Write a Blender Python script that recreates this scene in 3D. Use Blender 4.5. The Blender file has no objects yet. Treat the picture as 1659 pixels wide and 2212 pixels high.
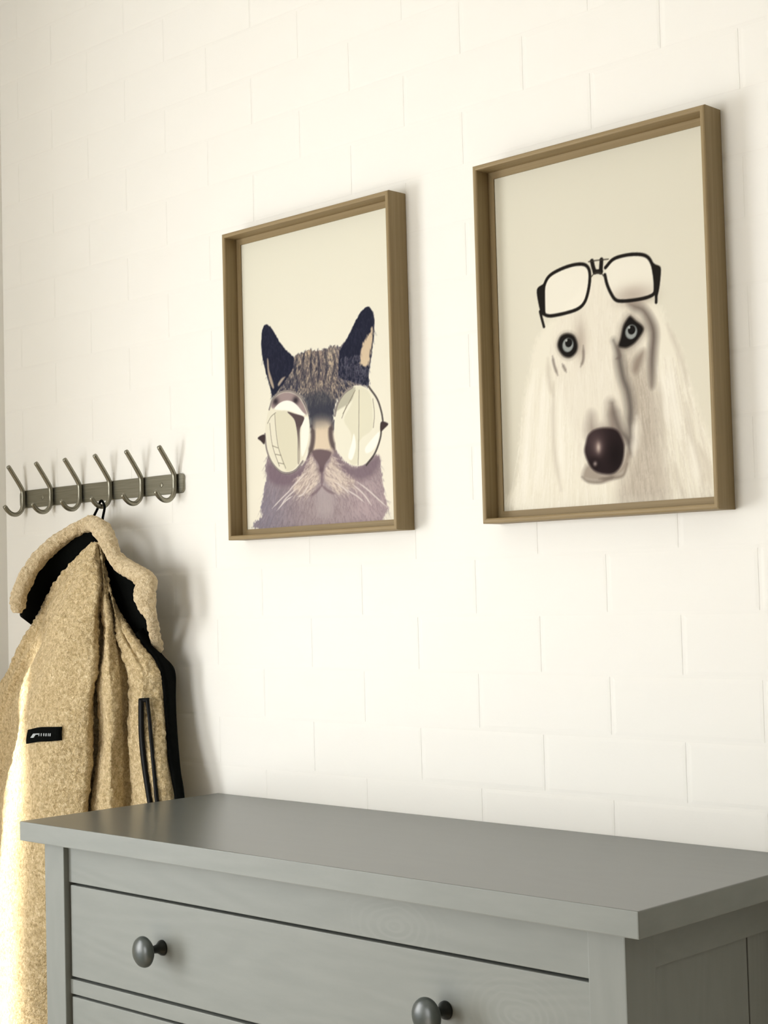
import bpy, bmesh, math, random
import numpy as np
from mathutils import Vector, Matrix

# ---------------------------------------------------------------- camera, world, light, exposure
scene = bpy.context.scene
COL = scene.collection
LEFT_X, RIGHT_X, FRONT_Y, CEIL_Z = -0.608, 4.0, -4.0, 2.6      # the room

cam_data = bpy.data.cameras.new('camera')
cam = bpy.data.objects.new('camera', cam_data); COL.objects.link(cam)
cam_data.sensor_fit = 'HORIZONTAL'; cam_data.sensor_width = 36.0
cam_data.lens = 36.0 * 3435.471 / 1659.0
cam_data.clip_start = 0.05
cam.matrix_world = Matrix([[0.7177596, 0.0533395, 0.694245, 2.0000388], [0.6957799, -0.0167462, -0.7180598, -1.6669483], [-0.026675, 0.998436, -0.0491323, 1.2796086], [0.0, 0.0, 0.0, 1.0]])
scene.camera = cam

world = bpy.data.worlds.new('daylight'); scene.world = world
world.use_nodes = True
world.node_tree.nodes['Background'].inputs[0].default_value = (0.75, 0.87, 1.0, 1)
world.node_tree.nodes['Background'].inputs[1].default_value = 1.0

# daylight through the left window, plus an added fill window behind the camera
WIN1 = dict(y0=-2.00, y1=-1.00, z0=0.25, z1=1.98)      # in the left wall
FILL_WIN = dict(x0=-0.5, x1=0.7, z0=0.3, z1=2.1)           # added unseen in the wall behind the camera, for frontal fill
def area(name, loc, target, sx, sy, watts, col):
    d = bpy.data.lights.new(name, 'AREA'); d.shape = 'RECTANGLE'; d.size = sx; d.size_y = sy
    d.energy = watts; d.color = col
    o = bpy.data.objects.new(name, d); COL.objects.link(o)
    o.location = loc
    o.rotation_euler = (Vector(target) - Vector(loc)).to_track_quat('-Z', 'Z').to_euler()
    return o
wy, wz = (WIN1['y0'] + WIN1['y1']) / 2, (WIN1['z0'] + WIN1['z1']) / 2
area('window_or_fill_light', (LEFT_X - 0.13, wy, wz), (LEFT_X + 1, wy, wz), WIN1['y1'] - WIN1['y0'], WIN1['z1'] - WIN1['z0'], 42.0, (1.0, 0.99, 0.97))
wx, wz = (FILL_WIN['x0'] + FILL_WIN['x1']) / 2, (FILL_WIN['z0'] + FILL_WIN['z1']) / 2
area('window_or_fill_light', (wx, FRONT_Y - 0.13, wz), (wx, FRONT_Y + 1, wz), FILL_WIN['x1'] - FILL_WIN['x0'], FILL_WIN['z1'] - FILL_WIN['z0'], 38.0, (1.0, 0.985, 0.96))  # added fill light, brightens the left wall and jacket from the front

sun_d = bpy.data.lights.new('sun', 'SUN'); sun_d.energy = 9.0; sun_d.angle = math.radians(2.5); sun_d.color = (1.0, 0.95, 0.87)
sun = bpy.data.objects.new('sun', sun_d); COL.objects.link(sun)
sun.rotation_euler = Vector((0.238, 1.0, -0.55)).to_track_quat('-Z', 'Z').to_euler()

scene.view_settings.view_transform = 'Standard'
scene.view_settings.look = 'None'
scene.view_settings.gamma = 1.0
scene.view_settings.use_curve_mapping = False
scene.view_settings.exposure = 0.6

# ---------------------------------------------------------------- helpers
rng = np.random.default_rng(7)

def s2l(c):
    c = np.asarray(c, float) / 255.0
    return np.where(c <= 0.04045, c / 12.92, ((c + 0.055) / 1.055) ** 2.4)

def tag(o, label=None, cat=None, group=None, kind=None):
    if label: o['label'] = label
    if cat: o['category'] = cat
    if group: o['group'] = group
    if kind: o['kind'] = kind
    return o

def obj(name, mesh, mat=None, parent=None, loc=(0, 0, 0)):
    o = bpy.data.objects.new(name, mesh); COL.objects.link(o)
    if mat is not None and not mesh.materials: mesh.materials.append(mat)
    o.location = loc
    if parent is not None: o.parent = parent
    return o

def empty(name, loc):
    o = bpy.data.objects.new(name, None); COL.objects.link(o)
    o.location = loc; o.empty_display_size = 0.05
    return o

def mesh_of(name, verts, faces, smooth=False):
    me = bpy.data.meshes.new(name)
    me.from_pydata([tuple(map(float, v)) for v in verts], [], [tuple(int(i) for i in f) for f in faces])
    if smooth: me.polygons.foreach_set('use_smooth', [True] * len(me.polygons))
    me.update()
    return me

def bm_mesh(name, bm, smooth=False):
    bmesh.ops.recalc_face_normals(bm, faces=bm.faces[:])
    me = bpy.data.meshes.new(name); bm.to_mesh(me); bm.free()
    if smooth: me.polygons.foreach_set('use_smooth', [True] * len(me.polygons))
    return me

def add_box(bm, lo, hi, bevel=0.0, seg=2):
    c = [(a + b) / 2 for a, b in zip(lo, hi)]; s = [abs(b - a) for a, b in zip(lo, hi)]
    r = bmesh.ops.create_cube(bm, size=1.0, matrix=Matrix.Translation(c) @ Matrix.Diagonal((*s, 1.0)))
    if bevel > 0:
        es = list({e for v in r['verts'] for e in v.link_edges})
        bmesh.ops.bevel(bm, geom=es, offset=bevel, segments=seg, profile=0.6, affect='EDGES')

def box(name, lo, hi, mat, parent=None, bevel=0.0, org=(0, 0, 0)):
    bm = bmesh.new()
    add_box(bm, [a - o for a, o in zip(lo, org)], [a - o for a, o in zip(hi, org)], bevel)
    return obj(name, bm_mesh(name, bm), mat, parent)

def crv(pts, t, closed=False):
    P = np.asarray(pts, float); n = len(P); t = np.asarray(t, float)
    i = np.floor(t).astype(int)
    if not closed: i = np.clip(i, 0, n - 2)
    u = (t - i)[:, None]
    if closed:
        g = lambda k: P[(i + k) % n]
    else:
        E = np.vstack([2 * P[0] - P[1], P, 2 * P[-1] - P[-2]])
        g = lambda k: E[i + k + 1]
    a, b, c, d = g(-1), g(0), g(1), g(2)
    return .5 * (2 * b + (c - a) * u + (2 * a - 5 * b + 4 * c - d) * u * u + (3 * b - a - 3 * c + d) * u ** 3)

def tube(name, path, r, seg=12, caps=True, rx=None):
    """round rod along a 3-D path; r a number or one per point"""
    P = np.asarray(path, float); n = len(P)
    R = np.full(n, r) if np.isscalar(r) else np.asarray(r, float)
    T = np.gradient(P, axis=0); T /= np.linalg.norm(T, axis=1)[:, None]
    ref = np.array([1.0, 0.0, 0.0])
    if abs(T[:, 0]).max() > 0.9: ref = np.array([0.0, 1.0, 0.0])
    V = []; F = []
    for k in range(n):
        a = ref - T[k] * (ref @ T[k]); a /= np.linalg.norm(a); b = np.cross(T[k], a); ref = a
        for j in range(seg):
            t = 2 * math.pi * j / seg
            V.append(P[k] + R[k] * (a * math.cos(t) + b * math.sin(t)))
    for k in range(n - 1):
        for j in range(seg):
            j2 = (j + 1) % seg
            F.append((k * seg + j, k * seg + j2, (k + 1) * seg + j2, (k + 1) * seg + j))
    if caps:
        F.append(tuple(range(seg - 1, -1, -1))); F.append(tuple((n - 1) * seg + j for j in range(seg)))
    return mesh_of(name, V, F, True)

def hash3(i, j, k, s):
    h = (i * 374761393 + j * 668265263 + k * 2147483647 + s * 1274126177) & 0xFFFFFFFF
    h = ((h ^ (h >> 13)) * 1274126177) & 0xFFFFFFFF
    return ((h ^ (h >> 16)) & 0xFFFF) / 65535.0

def vnoise(P, scale, seed=0):
    """smooth 3-D value noise, 0..1"""
    Q = np.asarray(P, float) * scale
    I = np.floor(Q).astype(np.int64); f = Q - I; f = f * f * (3 - 2 * f)
    out = 0
    for a in (0, 1):
        for b in (0, 1):
            for c in (0, 1):
                w = (f[:, 0] if a else 1 - f[:, 0]) * (f[:, 1] if b else 1 - f[:, 1]) * (f[:, 2] if c else 1 - f[:, 2])
                out = out + w * hash3(I[:, 0] + a, I[:, 1] + b, I[:, 2] + c, seed)
    return out

# ---------------------------------------------------------------- materials
def new_mat(name, rough=0.5, metal=0.0, spec=0.5):
    m = bpy.data.materials.new(name); m.use_nodes = True
    b = m.node_tree.nodes['Principled BSDF']
    b.inputs['Roughness'].default_value = rough; b.inputs['Metallic'].default_value = metal
    b.inputs['Specular IOR Level'].default_value = spec
    return m, m.node_tree, b

def nd(nt, typ, **kw):
    n = nt.nodes.new(typ)
    for k, v in kw.items():
        if k.startswith('i_'): n.inputs[k[2:].replace('_', ' ')].default_value = v
        else: setattr(n, k, v)
    return n

def coords(nt, scale=(1, 1, 1), kind='Object'):
    tc = nd(nt, 'ShaderNodeTexCoord'); mp = nd(nt, 'ShaderNodeMapping')
    mp.inputs['Scale'].default_value = scale
    nt.links.new(tc.outputs[kind], mp.inputs['Vector'])
    return mp.outputs['Vector']

def ramp(nt, fac, stops):
    r = nd(nt, 'ShaderNodeValToRGB'); e = r.color_ramp.elements
    while len(e) < len(stops): e.new(0.5)
    for el, (p, c) in zip(e, stops): el.position = p; el.color = (*c, 1)
    nt.links.new(fac, r.inputs['Fac'])
    return r.outputs['Color']

def bump(nt, b, height, strength, dist):
    n = nd(nt, 'ShaderNodeBump'); n.inputs['Strength'].default_value = strength; n.inputs['Distance'].default_value = dist
    nt.links.new(height, n.inputs['Height']); nt.links.new(n.outputs['Normal'], b.inputs['Normal'])

def noise(nt, vec, scale, detail=3.0, rough=0.55, dist=0.0):
    n = nd(nt, 'ShaderNodeTexNoise'); n.inputs['Scale'].default_value = scale; n.inputs['Detail'].default_value = detail
    n.inputs['Roughness'].default_value = rough; n.inputs['Distortion'].default_value = dist
    nt.links.new(vec, n.inputs['Vector']); return n.outputs['Fac']

def math_n(nt, op, a, b=None):
    n = nd(nt, 'ShaderNodeMath', operation=op)
    for s, v in ((0, a), (1, b)):
        if v is None: continue
        if isinstance(v, (int, float)): n.inputs[s].default_value = v
        else: nt.links.new(v, n.inputs[s])
    return n.outputs[0]

def paint_mat(name, c0, c1, rough=0.85, nscale=3.0, bscale=160.0, bstr=0.25):
    m, nt, b = new_mat(name, rough, spec=0.2)
    v = coords(nt)
    nt.links.new(ramp(nt, noise(nt, v, nscale, 4), [(0.3, c0), (0.7, c1)]), b.inputs['Base Color'])
    bump(nt, b, noise(nt, v, bscale, 3), bstr, 0.0006)
    return m

M_WALL = paint_mat('white_wall_paint', (0.84, 0.825, 0.775), (0.87, 0.855, 0.805))
M_WALL2 = paint_mat('beige_wall_paint', (0.40, 0.38, 0.32), (0.44, 0.42, 0.36))
M_MORTAR = paint_mat('painted_mortar', (0.83, 0.815, 0.765), (0.86, 0.845, 0.795))
M_CEIL = paint_mat('ceiling_paint', (0.82, 0.80, 0.75), (0.86, 0.84, 0.79))
M_TRIM = paint_mat('window_frame_paint', (0.75, 0.74, 0.7), (0.8, 0.79, 0.75), rough=0.4)

def floor_mat():
    m, nt, b = new_mat('oak_floor', 0.5)
    v = coords(nt, (1.2, 9, 1))
    nt.links.new(ramp(nt, noise(nt, v, 3, 5), [(0.3, (0.22, 0.17, 0.11)), (0.7, (0.32, 0.25, 0.17))]), b.inputs['Base Color'])
    return m
M_FLOOR = floor_mat()

def dresser_mat(name, scale, off, amt=0.55, k=1.0, knots=()):
    """grey stain with the grain just showing; the long way of the board is X of the mapping"""
    m, nt, b = new_mat(name, 0.55, spec=0.35)
    tc = nd(nt, 'ShaderNodeTexCoord'); mp = nd(nt, 'ShaderNodeMapping')
    mp.inputs['Scale'].default_value = scale; mp.inputs['Location'].default_value = off
    nt.links.new(tc.outputs['Object'], mp.inputs['Vector']); v = mp.outputs['Vector']
    big = noise(nt, v, 1.0, 1.0, 0.4)
    ring = math_n(nt, 'SINE', math_n(nt, 'MULTIPLY', big, 95.0))
    ring = math_n(nt, 'POWER', math_n(nt, 'MULTIPLY_ADD', ring, 0.5), 3.0) if False else math_n(nt, 'MULTIPLY', math_n(nt, 'ADD', ring, 1.0), 0.5)
    fine = noise(nt, v, 9.0, 4.0, 0.6)
    mix = math_n(nt, 'ADD', math_n(nt, 'MULTIPLY', ring, 0.22), math_n(nt, 'MULTIPLY', fine, 0.78))
    for cx, cz, rad in knots:                       # pale growth rings round a knot
        sp = nd(nt, 'ShaderNodeSeparateXYZ'); nt.links.new(tc.outputs['Object'], sp.inputs[0])
        wob = math_n(nt, 'MULTIPLY', math_n(nt, 'SUBTRACT', noise(nt, tc.outputs['Object'], 14.0, 2.0), 0.5), 0.02)
        dx = math_n(nt, 'MULTIPLY', math_n(nt, 'SUBTRACT', sp.outputs['X'], cx), 0.55); dz = math_n(nt, 'SUBTRACT', sp.outputs['Z'], cz)
        dist = math_n(nt, 'ADD', math_n(nt, 'SQRT', math_n(nt, 'ADD', math_n(nt, 'MULTIPLY', dx, dx), math_n(nt, 'MULTIPLY', dz, dz))), wob)
        rg = math_n(nt, 'POWER', math_n(nt, 'MULTIPLY', math_n(nt, 'ADD', math_n(nt, 'SINE', math_n(nt, 'MULTIPLY', dist, 900.0)), 1.0), 0.5), 3.0)
        fall = math_n(nt, 'POWER', 2.718, math_n(nt, 'MULTIPLY', math_n(nt, 'MULTIPLY', dist, dist), -1.0 / rad ** 2))
        mix = math_n(nt, 'ADD', mix, math_n(nt, 'MULTIPLY', math_n(nt, 'MULTIPLY', rg, fall), 0.55))
    g0 = np.array((0.190, 0.203, 0.188)); g1 = np.array((0.230, 0.243, 0.225))
    g0, g1 = g0 * k, g1 * k; mid = (g0 + g1) / 2; g0 = mid + (g0 - mid) * amt; g1 = mid + (g1 - mid) * amt
    nt.links.new(ramp(nt, mix, [(0.25, tuple(g0)), (0.75, tuple(g1))]), b.inputs['Base Color'])
    if k == 1.0: bump(nt, b, mix, 0.06, 0.0005)
    return m
M_DR_H = dresser_mat('grey_stain_boards', (1.6, 3.0, 9.0), (0.35, 0.0, 0.3))
M_DR_A = dresser_mat('grey_stain_apron', (1.6, 3.0, 9.0), (0.35, 0.0, 0.3), knots=((0.1789, 0.8948, 0.03),))
M_DR_D = dresser_mat('grey_stain_drawer', (1.6, 3.0, 9.0), (0.85, 0.0, 0.1), knots=((0.3608, 0.0105, 0.035),))
M_DR_V = dresser_mat('grey_stain_uprights', (9.0, 9.0, 1.6), (0.1, 0.4, 0.2), 0.4)
M_DR_T = dresser_mat('grey_stain_top_darkened', (1.4, 7.0, 3.0), (0.0, 0.1, 0.7), 0.4, 0.66)  # same stain as the boards, darkened to mimic the jacket's dark reflection
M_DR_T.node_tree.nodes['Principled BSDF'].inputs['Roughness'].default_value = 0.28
M_DARK, _nt, _b = new_mat('dark_drawer_box', 0.8)
_b.inputs['Base Color'].default_value = (0.03, 0.03, 0.026, 1)

def knob_mat():
    m, nt, b = new_mat('grey_lacquered_knob', 0.3)
    nt.links.new(ramp(nt, noise(nt, coords(nt), 60, 2), [(0.3, (0.045, 0.054, 0.050)), (0.7, (0.055, 0.065, 0.060))]), b.inputs['Base Color'])
    return m
M_KNOB = knob_mat()
M_STEM, _nt, _b = new_mat('black_metal_stem', 0.35, 0.6); _b.inputs['Base Color'].default_value = (0.02, 0.022, 0.02, 1)

def steel_mat():
    m, nt, b = new_mat('brushed_steel', 0.38, 1.0)
    v = coords(nt, (6, 200, 200))
    n = noise(nt, v, 3, 3)
    nt.links.new(ramp(nt, n, [(0.3, (0.24, 0.23, 0.18)), (0.7, (0.32, 0.305, 0.245))]), b.inputs['Base Color'])
    bump(nt, b, n, 0.1, 0.0004)
    return m
M_STEEL = steel_mat()

def oak_mat():
    """grain runs along local X of each bar"""
    m, nt, b = new_mat('brown_oak_veneer', 0.55, spec=0.3)
    v = coords(nt, (3.0, 160.0, 160.0))
    n = noise(nt, v, 1.0, 4.0, 0.6, 0.4)
    v2 = coords(nt, (8.0, 500.0, 500.0)); n2 = noise(nt, v2, 1.0, 2.0)
    mix = math_n(nt, 'ADD', math_n(nt, 'MULTIPLY', n, 0.7), math_n(nt, 'MULTIPLY', n2, 0.3))
    nt.links.new(ramp(nt, mix, [(0.3, (0.225, 0.160, 0.075)), (0.5, (0.28, 0.207, 0.105)), (0.72, (0.335, 0.255, 0.14))]), b.inputs['Base Color'])
    bump(nt, b, mix, 0.15, 0.0004)
    return m
M_OAK = oak_mat()

def print_mat():
    m, nt, b = new_mat('printed_paper', 0.7, spec=0.06)
    a = nd(nt, 'ShaderNodeVertexColor'); a.layer_name = 'print'
    nt.links.new(a.outputs['Color'], b.inputs['Base Color'])
    return m
M_PRINT = print_mat()
M_BACK, _nt, _b = new_mat('backing_board', 0.9); _b.inputs['Base Color'].default_value = (0.2, 0.15, 0.1, 1)

def sherpa_mat(name, k, cols=((0.31, 0.215, 0.095), (0.57, 0.44, 0.24), (0.80, 0.67, 0.44))):
    m, nt, b = new_mat(name, 0.95, spec=0.1)
    v = coords(nt)
    clump = noise(nt, v, 170.0, 4.0, 0.7, 0.8)
    nt.links.new(ramp(nt, clump, [(q, tuple(min(x * k, 0.95) for x in c)) for q, c in zip((0.30, 0.5, 0.70), cols)]), b.inputs['Base Color'])
    b.inputs['Sheen Weight'].default_value = 0.2; b.inputs['Sheen Roughness'].default_value = 0.6
    b.inputs['Sheen Tint'].default_value = (1.0, 0.92, 0.78, 1)
    bump(nt, b, noise(nt, v, 220.0, 3.0, 0.7, 0.5), 0.9, 0.006)
    return m
M_SHERPA = sherpa_mat('tan_sherpa_fleece', 1.12)
M_COLLAR = sherpa_mat('pale_collar_fleece', 1.0, ((0.44, 0.32, 0.17), (0.70, 0.555, 0.34), (0.89, 0.76, 0.53)))

def black_cloth():
    m, nt, b = new_mat('black_lining_cloth', 0.9, spec=0.04)
    nt.links.new(ramp(nt, noise(nt, coords(nt), 300, 2), [(0.3, (0.0022, 0.0026, 0.0024)), (0.7, (0.004, 0.0045, 0.004))]), b.inputs['Base Color'])
    return m
M_BLACK = black_cloth()
M_ZIP, _nt, _b = new_mat('black_zip_teeth', 0.45, spec=0.12); _b.inputs['Base Color'].default_value = (0.005, 0.005, 0.005, 1)
M_THREAD, _nt, _b = new_mat('pale_label_thread', 0.8); _b.inputs['Base Color'].default_value = (0.42, 0.45, 0.47, 1)

# ---------------------------------------------------------------- the room
def wall_with_hole(name, mat, axis, plane, thick, a0, a1, hole):
    """wall in the plane x=plane (axis 'x') or y=plane; hole (a0,a1,z0,z1) or None"""
    bm = bmesh.new()
    parts = [(a0, a1, 0, CEIL_Z)] if hole is None else [
        (a0, hole[0], 0, CEIL_Z), (hole[1], a1, 0, CEIL_Z), (hole[0], hole[1], 0, hole[2]), (hole[0], hole[1], hole[3], CEIL_Z)]
    for p0, p1, z0, z1 in parts:
        if axis == 'x': add_box(bm, (min(plane, plane + thick), p0, z0), (max(plane, plane + thick), p1, z1))
        else: add_box(bm, (p0, min(plane, plane + thick), z0), (p1, max(plane, plane + thick), z1))
    return tag(obj(name, bm_mesh(name, bm), mat), kind='structure')

JOINT = 0.0006
floor = tag(box('floor', (LEFT_X - 0.2, FRONT_Y - 0.2, -0.1), (RIGHT_X + 0.2, 0.2, 0.0), M_FLOOR), kind='structure')
ceiling = tag(box('ceiling', (LEFT_X - 0.2, FRONT_Y - 0.2, CEIL_Z), (RIGHT_X + 0.2, 0.2, CEIL_Z + 0.1), M_CEIL), kind='structure')
wall_back = tag(box('wall_back', (LEFT_X - 0.12, JOINT, 0), (RIGHT_X + 0.12, 0.14, CEIL_Z), M_MORTAR), kind='structure')
wall_left = wall_with_hole('wall_left', M_WALL, 'x', LEFT_X, -0.12, FRONT_Y, JOINT, (WIN1['y0'], WIN1['y1'], WIN1['z0'], WIN1['z1']))
wall_right = wall_with_hole('wall_right', M_WALL2, 'x', RIGHT_X, 0.12, FRONT_Y, JOINT, None)
wall_front = wall_with_hole('wall_front', M_WALL2, 'y', FRONT_Y, -0.12, LEFT_X - 0.12, RIGHT_X + 0.12, (FILL_WIN['x0'], FILL_WIN['x1'], FILL_WIN['z0'], FILL_WIN['z1']))
def window(name, axis, plane, a0, a1, z0, z1):
    bm = bmesh.new(); w = 0.05
    for p0, p1, q0, q1 in ((a0, a0 + w, z0, z1), (a1 - w, a1, z0, z1), (a0 + w, a1 - w, z0, z0 + w), (a0 + w, a1 - w, z1 - w, z1)):
        if axis == 'x': add_box(bm, (plane - 0.09, p0, q0), (plane - 0.03, p1, q1), 0.004)
        else: add_box(bm, (p0, plane - 0.09, q0), (p1, plane - 0.03, q1), 0.004)
    return tag(obj(name, bm_mesh(name, bm), M_TRIM), kind='structure')
window('window_1', 'x', LEFT_X, WIN1['y0'], WIN1['y1'], WIN1['z0'], WIN1['z1'])
window('fill_window', 'y', FRONT_Y, FILL_WIN['x0'], FILL_WIN['x1'], FILL_WIN['z0'], FILL_WIN['z1'])  # frame of the added fill opening

# painted brickwork: every brick in view its own piece, the rest of the wall joined
BL, BH, Z0, X0 = 0.2217, 0.0785, 1.0065, 0.2300
GAP = 0.0045
def brick_geo(w, h, seed):
    r = random.Random(seed); b = 0.0042
    f = [(0, 0), (w, 0), (w, h), (0, h)]
    tilt = [(r.random() - 0.5) * 0.0003 for _ in range(4)]
    V = [(x, JOINT + 0.001, z) for x, z in f]
    V += [(x, 0.00032, z) for x, z in f]
    V += [(x + (b if x == 0 else -b) + (r.random() - .5) * 0.001, tilt[i], z + (b if z == 0 else -b) + (r.random() - .5) * 0.001) for i, (x, z) in enumerate(f)]
    F = [(8, 9, 10, 11)]
    for i in range(4):
        j = (i + 1) % 4
        F += [(i, j, 4 + j, 4 + i), (4 + i, 4 + j, 8 + j, 8 + i)]
    return V, F
variants = []
for s in range(8):
    V, F = brick_geo(BL - GAP, BH - GAP, s)
    me = mesh_of('brick', V, F); me.materials.append(M_WALL); variants.append(me)
rest_V, rest_F = [], []
rr = random.Random(3)
row0 = int(math.floor((0.0 - Z0) / BH)) + 1
for row in range(row0, int((CEIL_Z - Z0) / BH)):
    z = Z0 + row * BH
    xs = X0 + (0.5 * BL if row % 2 else 0.0)
    k = int(math.floor((LEFT_X - xs) / BL))
    while True:
        x = xs + k * BL; k += 1
        if x > RIGHT_X - 0.05: break
        xa, xb = max(x, LEFT_X), min(x + BL, RIGHT_X)
        if xb - xa < 0.03: continue
        full = xb - xa > BL - 0.001
        near = x < 1.2 and 0.9 < z + BH and z < 2.46
        if near:
            if full: me = rr.choice(variants)
            else:
                V, F = brick_geo(xb - xa - GAP, BH - GAP, row); me = mesh_of('brick', V, F); me.materials.append(M_WALL)
            o = obj('brick', me, None, wall_back, (xa + GAP / 2, 0, z + GAP / 2))
        else:
            V, F = brick_geo(xb - xa - GAP, BH - GAP, rr.randrange(1000))
            n = len(rest_V)
            rest_V += [(v[0] + xa + GAP / 2, v[1], v[2] + z + GAP / 2) for v in V]
            rest_F += [tuple(i + n for i in f) for f in F]
o = obj('brick_courses', mesh_of('brick_courses', rest_V, rest_F), M_WALL, wall_back); o['kind'] = 'stuff'

# ---------------------------------------------------------------- chest of drawers
W, D, ZT, TK = 1.08, 0.374, 0.96, 0.02757
dr = empty('chest_of_drawers', (W / 2, -D / 2, 0))
tag(dr, 'grey stained wooden chest of drawers with round knobs against the brick wall', 'chest of drawers')
ORG = (W / 2, -D / 2, 0)
def dpart(name, lo, hi, mat, bevel=0.0012, parent=dr, org=ORG):
    return box(name, lo, hi, mat, parent, bevel, org)
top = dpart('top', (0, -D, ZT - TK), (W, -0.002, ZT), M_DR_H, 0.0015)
top.data.materials.append(M_DR_T)                # upper face is polished; its stain is darkened to deepen the jacket's reflection
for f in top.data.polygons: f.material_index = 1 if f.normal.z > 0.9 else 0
ZB = ZT - TK
PX0, PX1, PF, PB, PW, PD = 0.031, 1.048, -0.353, -0.012, 0.047, 0.052
for xa in (PX0, PX1 - PW):
    dpart('leg', (xa, PF, 0), (xa + PW, PF + PD, ZB), M_DR_V, 0.0015)
    dpart('leg', (xa, PB - PD, 0), (xa + PW, PB, ZB), M_DR_V, 0.0015)
IX0, IX1 = PX0 + PW, PX1 - PW
FY = PF + 0.0085                       # face of apron, rails and drawers
dpart('apron', (IX0, FY, 0.877), (IX1, FY + 0.02, ZB), M_DR_A)
rails = [(0.7205, 0.741), (0.412, 0.432), (0.085, 0.128)]
for a, b in rails: dpart('rail', (IX0, FY, a), (IX1, FY + 0.02, b), M_DR_H)
# dark carcase behind the fronts
dpart('carcase', (IX0 + 0.004, FY + 0.03, 0.1), (IX1 - 0.004, PB - 0.012, ZB - 0.002), M_DARK, 0.0)
dpart('back_panel', (IX0, PB - 0.01, 0.1), (IX1, PB - 0.003, ZB), M_DR_V, 0.0)
def lathe(name, prof, seg=32):
    """profile of (r, y) turned round the y axis"""
    V, F = [], []
    for r, y in prof:
        for j in range(seg):
            t = 2 * math.pi * j / seg; V.append((r * math.cos(t), y, r * math.sin(t)))
    for k in range(len(prof) - 1):
        for j in range(seg):
            j2 = (j + 1) % seg; F.append((k * seg + j, k * seg + j2, (k + 1) * seg + j2, (k + 1) * seg + j))
    F.append(tuple(range(seg))); F.append(tuple((len(prof) - 1) * seg + j for j in range(seg)))
    bm = bmesh.new(); me = mesh_of(name, V, F); bm.from_mesh(me); bpy.data.meshes.remove(me)
    return bm_mesh(name, bm, True)
knob_me = lathe('knob', [(0.006, -0.0235), (0.012, -0.0245), (0.0175, -0.0268), (0.0203, -0.0298), (0.0205, -0.0320), (0.0192, -0.0350), (0.0160, -0.0378), (0.0110, -0.0398), (0.0055, -0.0408), (0.0006, -0.0411)])
stem_me = lathe('stem', [(0.0105, 0.0), (0.0102, -0.0022), (0.0080, -0.0050), (0.0058, -0.0090), (0.0052, -0.0140), (0.0056, -0.0190), (0.0075, -0.0240)], 24)
knob_me.materials.append(M_KNOB); stem_me.materials.append(M_STEM)
for z0, z1 in ((0.745, 0.8735), (0.4355, 0.717), (0.1315, 0.4085)):
    zc = (z0 + z1) / 2 + 0.004
    o3 = ((IX0 + IX1) / 2, FY, zc)
    de = obj('drawer', (lambda bm: (add_box(bm, [a - b for a, b in zip((IX0 + 0.0035, FY, z0), o3)], [a - b for a, b in zip((IX1 - 0.0035, FY + 0.019, z1), o3)], 0.0016), bm_mesh('drawer', bm))[1])(bmesh.new()), M_DR_D if z0 > 0.7 else M_DR_H, dr, [a - b for a, b in zip(o3, ORG)])
    for kx in (0.2905, 0.7960):
        obj('knob', knob_me, None, de, (kx - o3[0], 0, 0))
        obj('knob_stem', stem_me, None, de, (kx - o3[0], 0, 0))
for sx, out in ((PX0, -1), (PX1, 1)):
    def side(name, off, th, y0, y1, z0, z1, bev=0.001):
        xa = sx - out * off; xb = sx - out * (off + th)
        dpart(name, (min(xa, xb), y0, z0), (max(xa, xb), y1, z1), M_DR_H if name == 'side_rail' else M_DR_V, bev)
    side('side_rail', 0.003, 0.02, PF + PD, PB - PD, 0.8865, ZB)
    side('side_rail', 0.003, 0.02, PF + PD, PB - PD, 0.10, 0.16)
    side('side_panel', 0.009, 0.010, PF + PD, -0.1135, 0.16, 0.8865)
    side('side_panel', 0.009, 0.010, -0.1110, PB - PD, 0.16, 0.8865)

# ---------------------------------------------------------------- picture frames
FW, FH, FD = 0.36815, 0.48712, 0.0371
LIP, INS, LEDGE_Y, POSTER_Y = 0.0068, 0.0165, -0.012, -0.010
def bar_mesh(name, length):
    """mitred bar, local X along the bar, local Y towards the wall, local Z from the outer edge inwards"""
    prof = [(0.0, -0.0005), (0.0, -FD + 0.0022), (0.0007, -FD + 0.0007), (0.0022, -FD), (LIP - 0.0022, -FD), (LIP - 0.0007, -FD + 0.0007), (LIP, -FD + 0.0022), (LIP, LEDGE_Y), (INS, LEDGE_Y), (INS, POSTER_Y - 0.0006), (INS - 0.004, POSTER_Y - 0.0006), (INS - 0.004, -0.0005)]
    V, F = [], []
    for z, y in prof: V.append((-length / 2 + z, y, z))
    for z, y in prof: V.append((length / 2 - z, y, z))
    n = len(prof)
    for i in range(n):
        j = (i + 1) % n; F.append((i, j, n + j, n + i))
    F.append(tuple(range(n))); F.append(tuple(n + i for i in range(n)))
    bm = bmesh.new(); me = mesh_of(name, V, F); bm.from_mesh(me); bpy.data.meshes.remove(me)
    return bm_mesh(name, bm)
bar_w, bar_h = bar_mesh('bar', FW), bar_mesh('bar', FH)
PWD, PHT = FW - 2 * INS + 0.006, FH - 2 * INS + 0.006     # paper reaches 3 mm under the ledge
MG = 3.0
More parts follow.
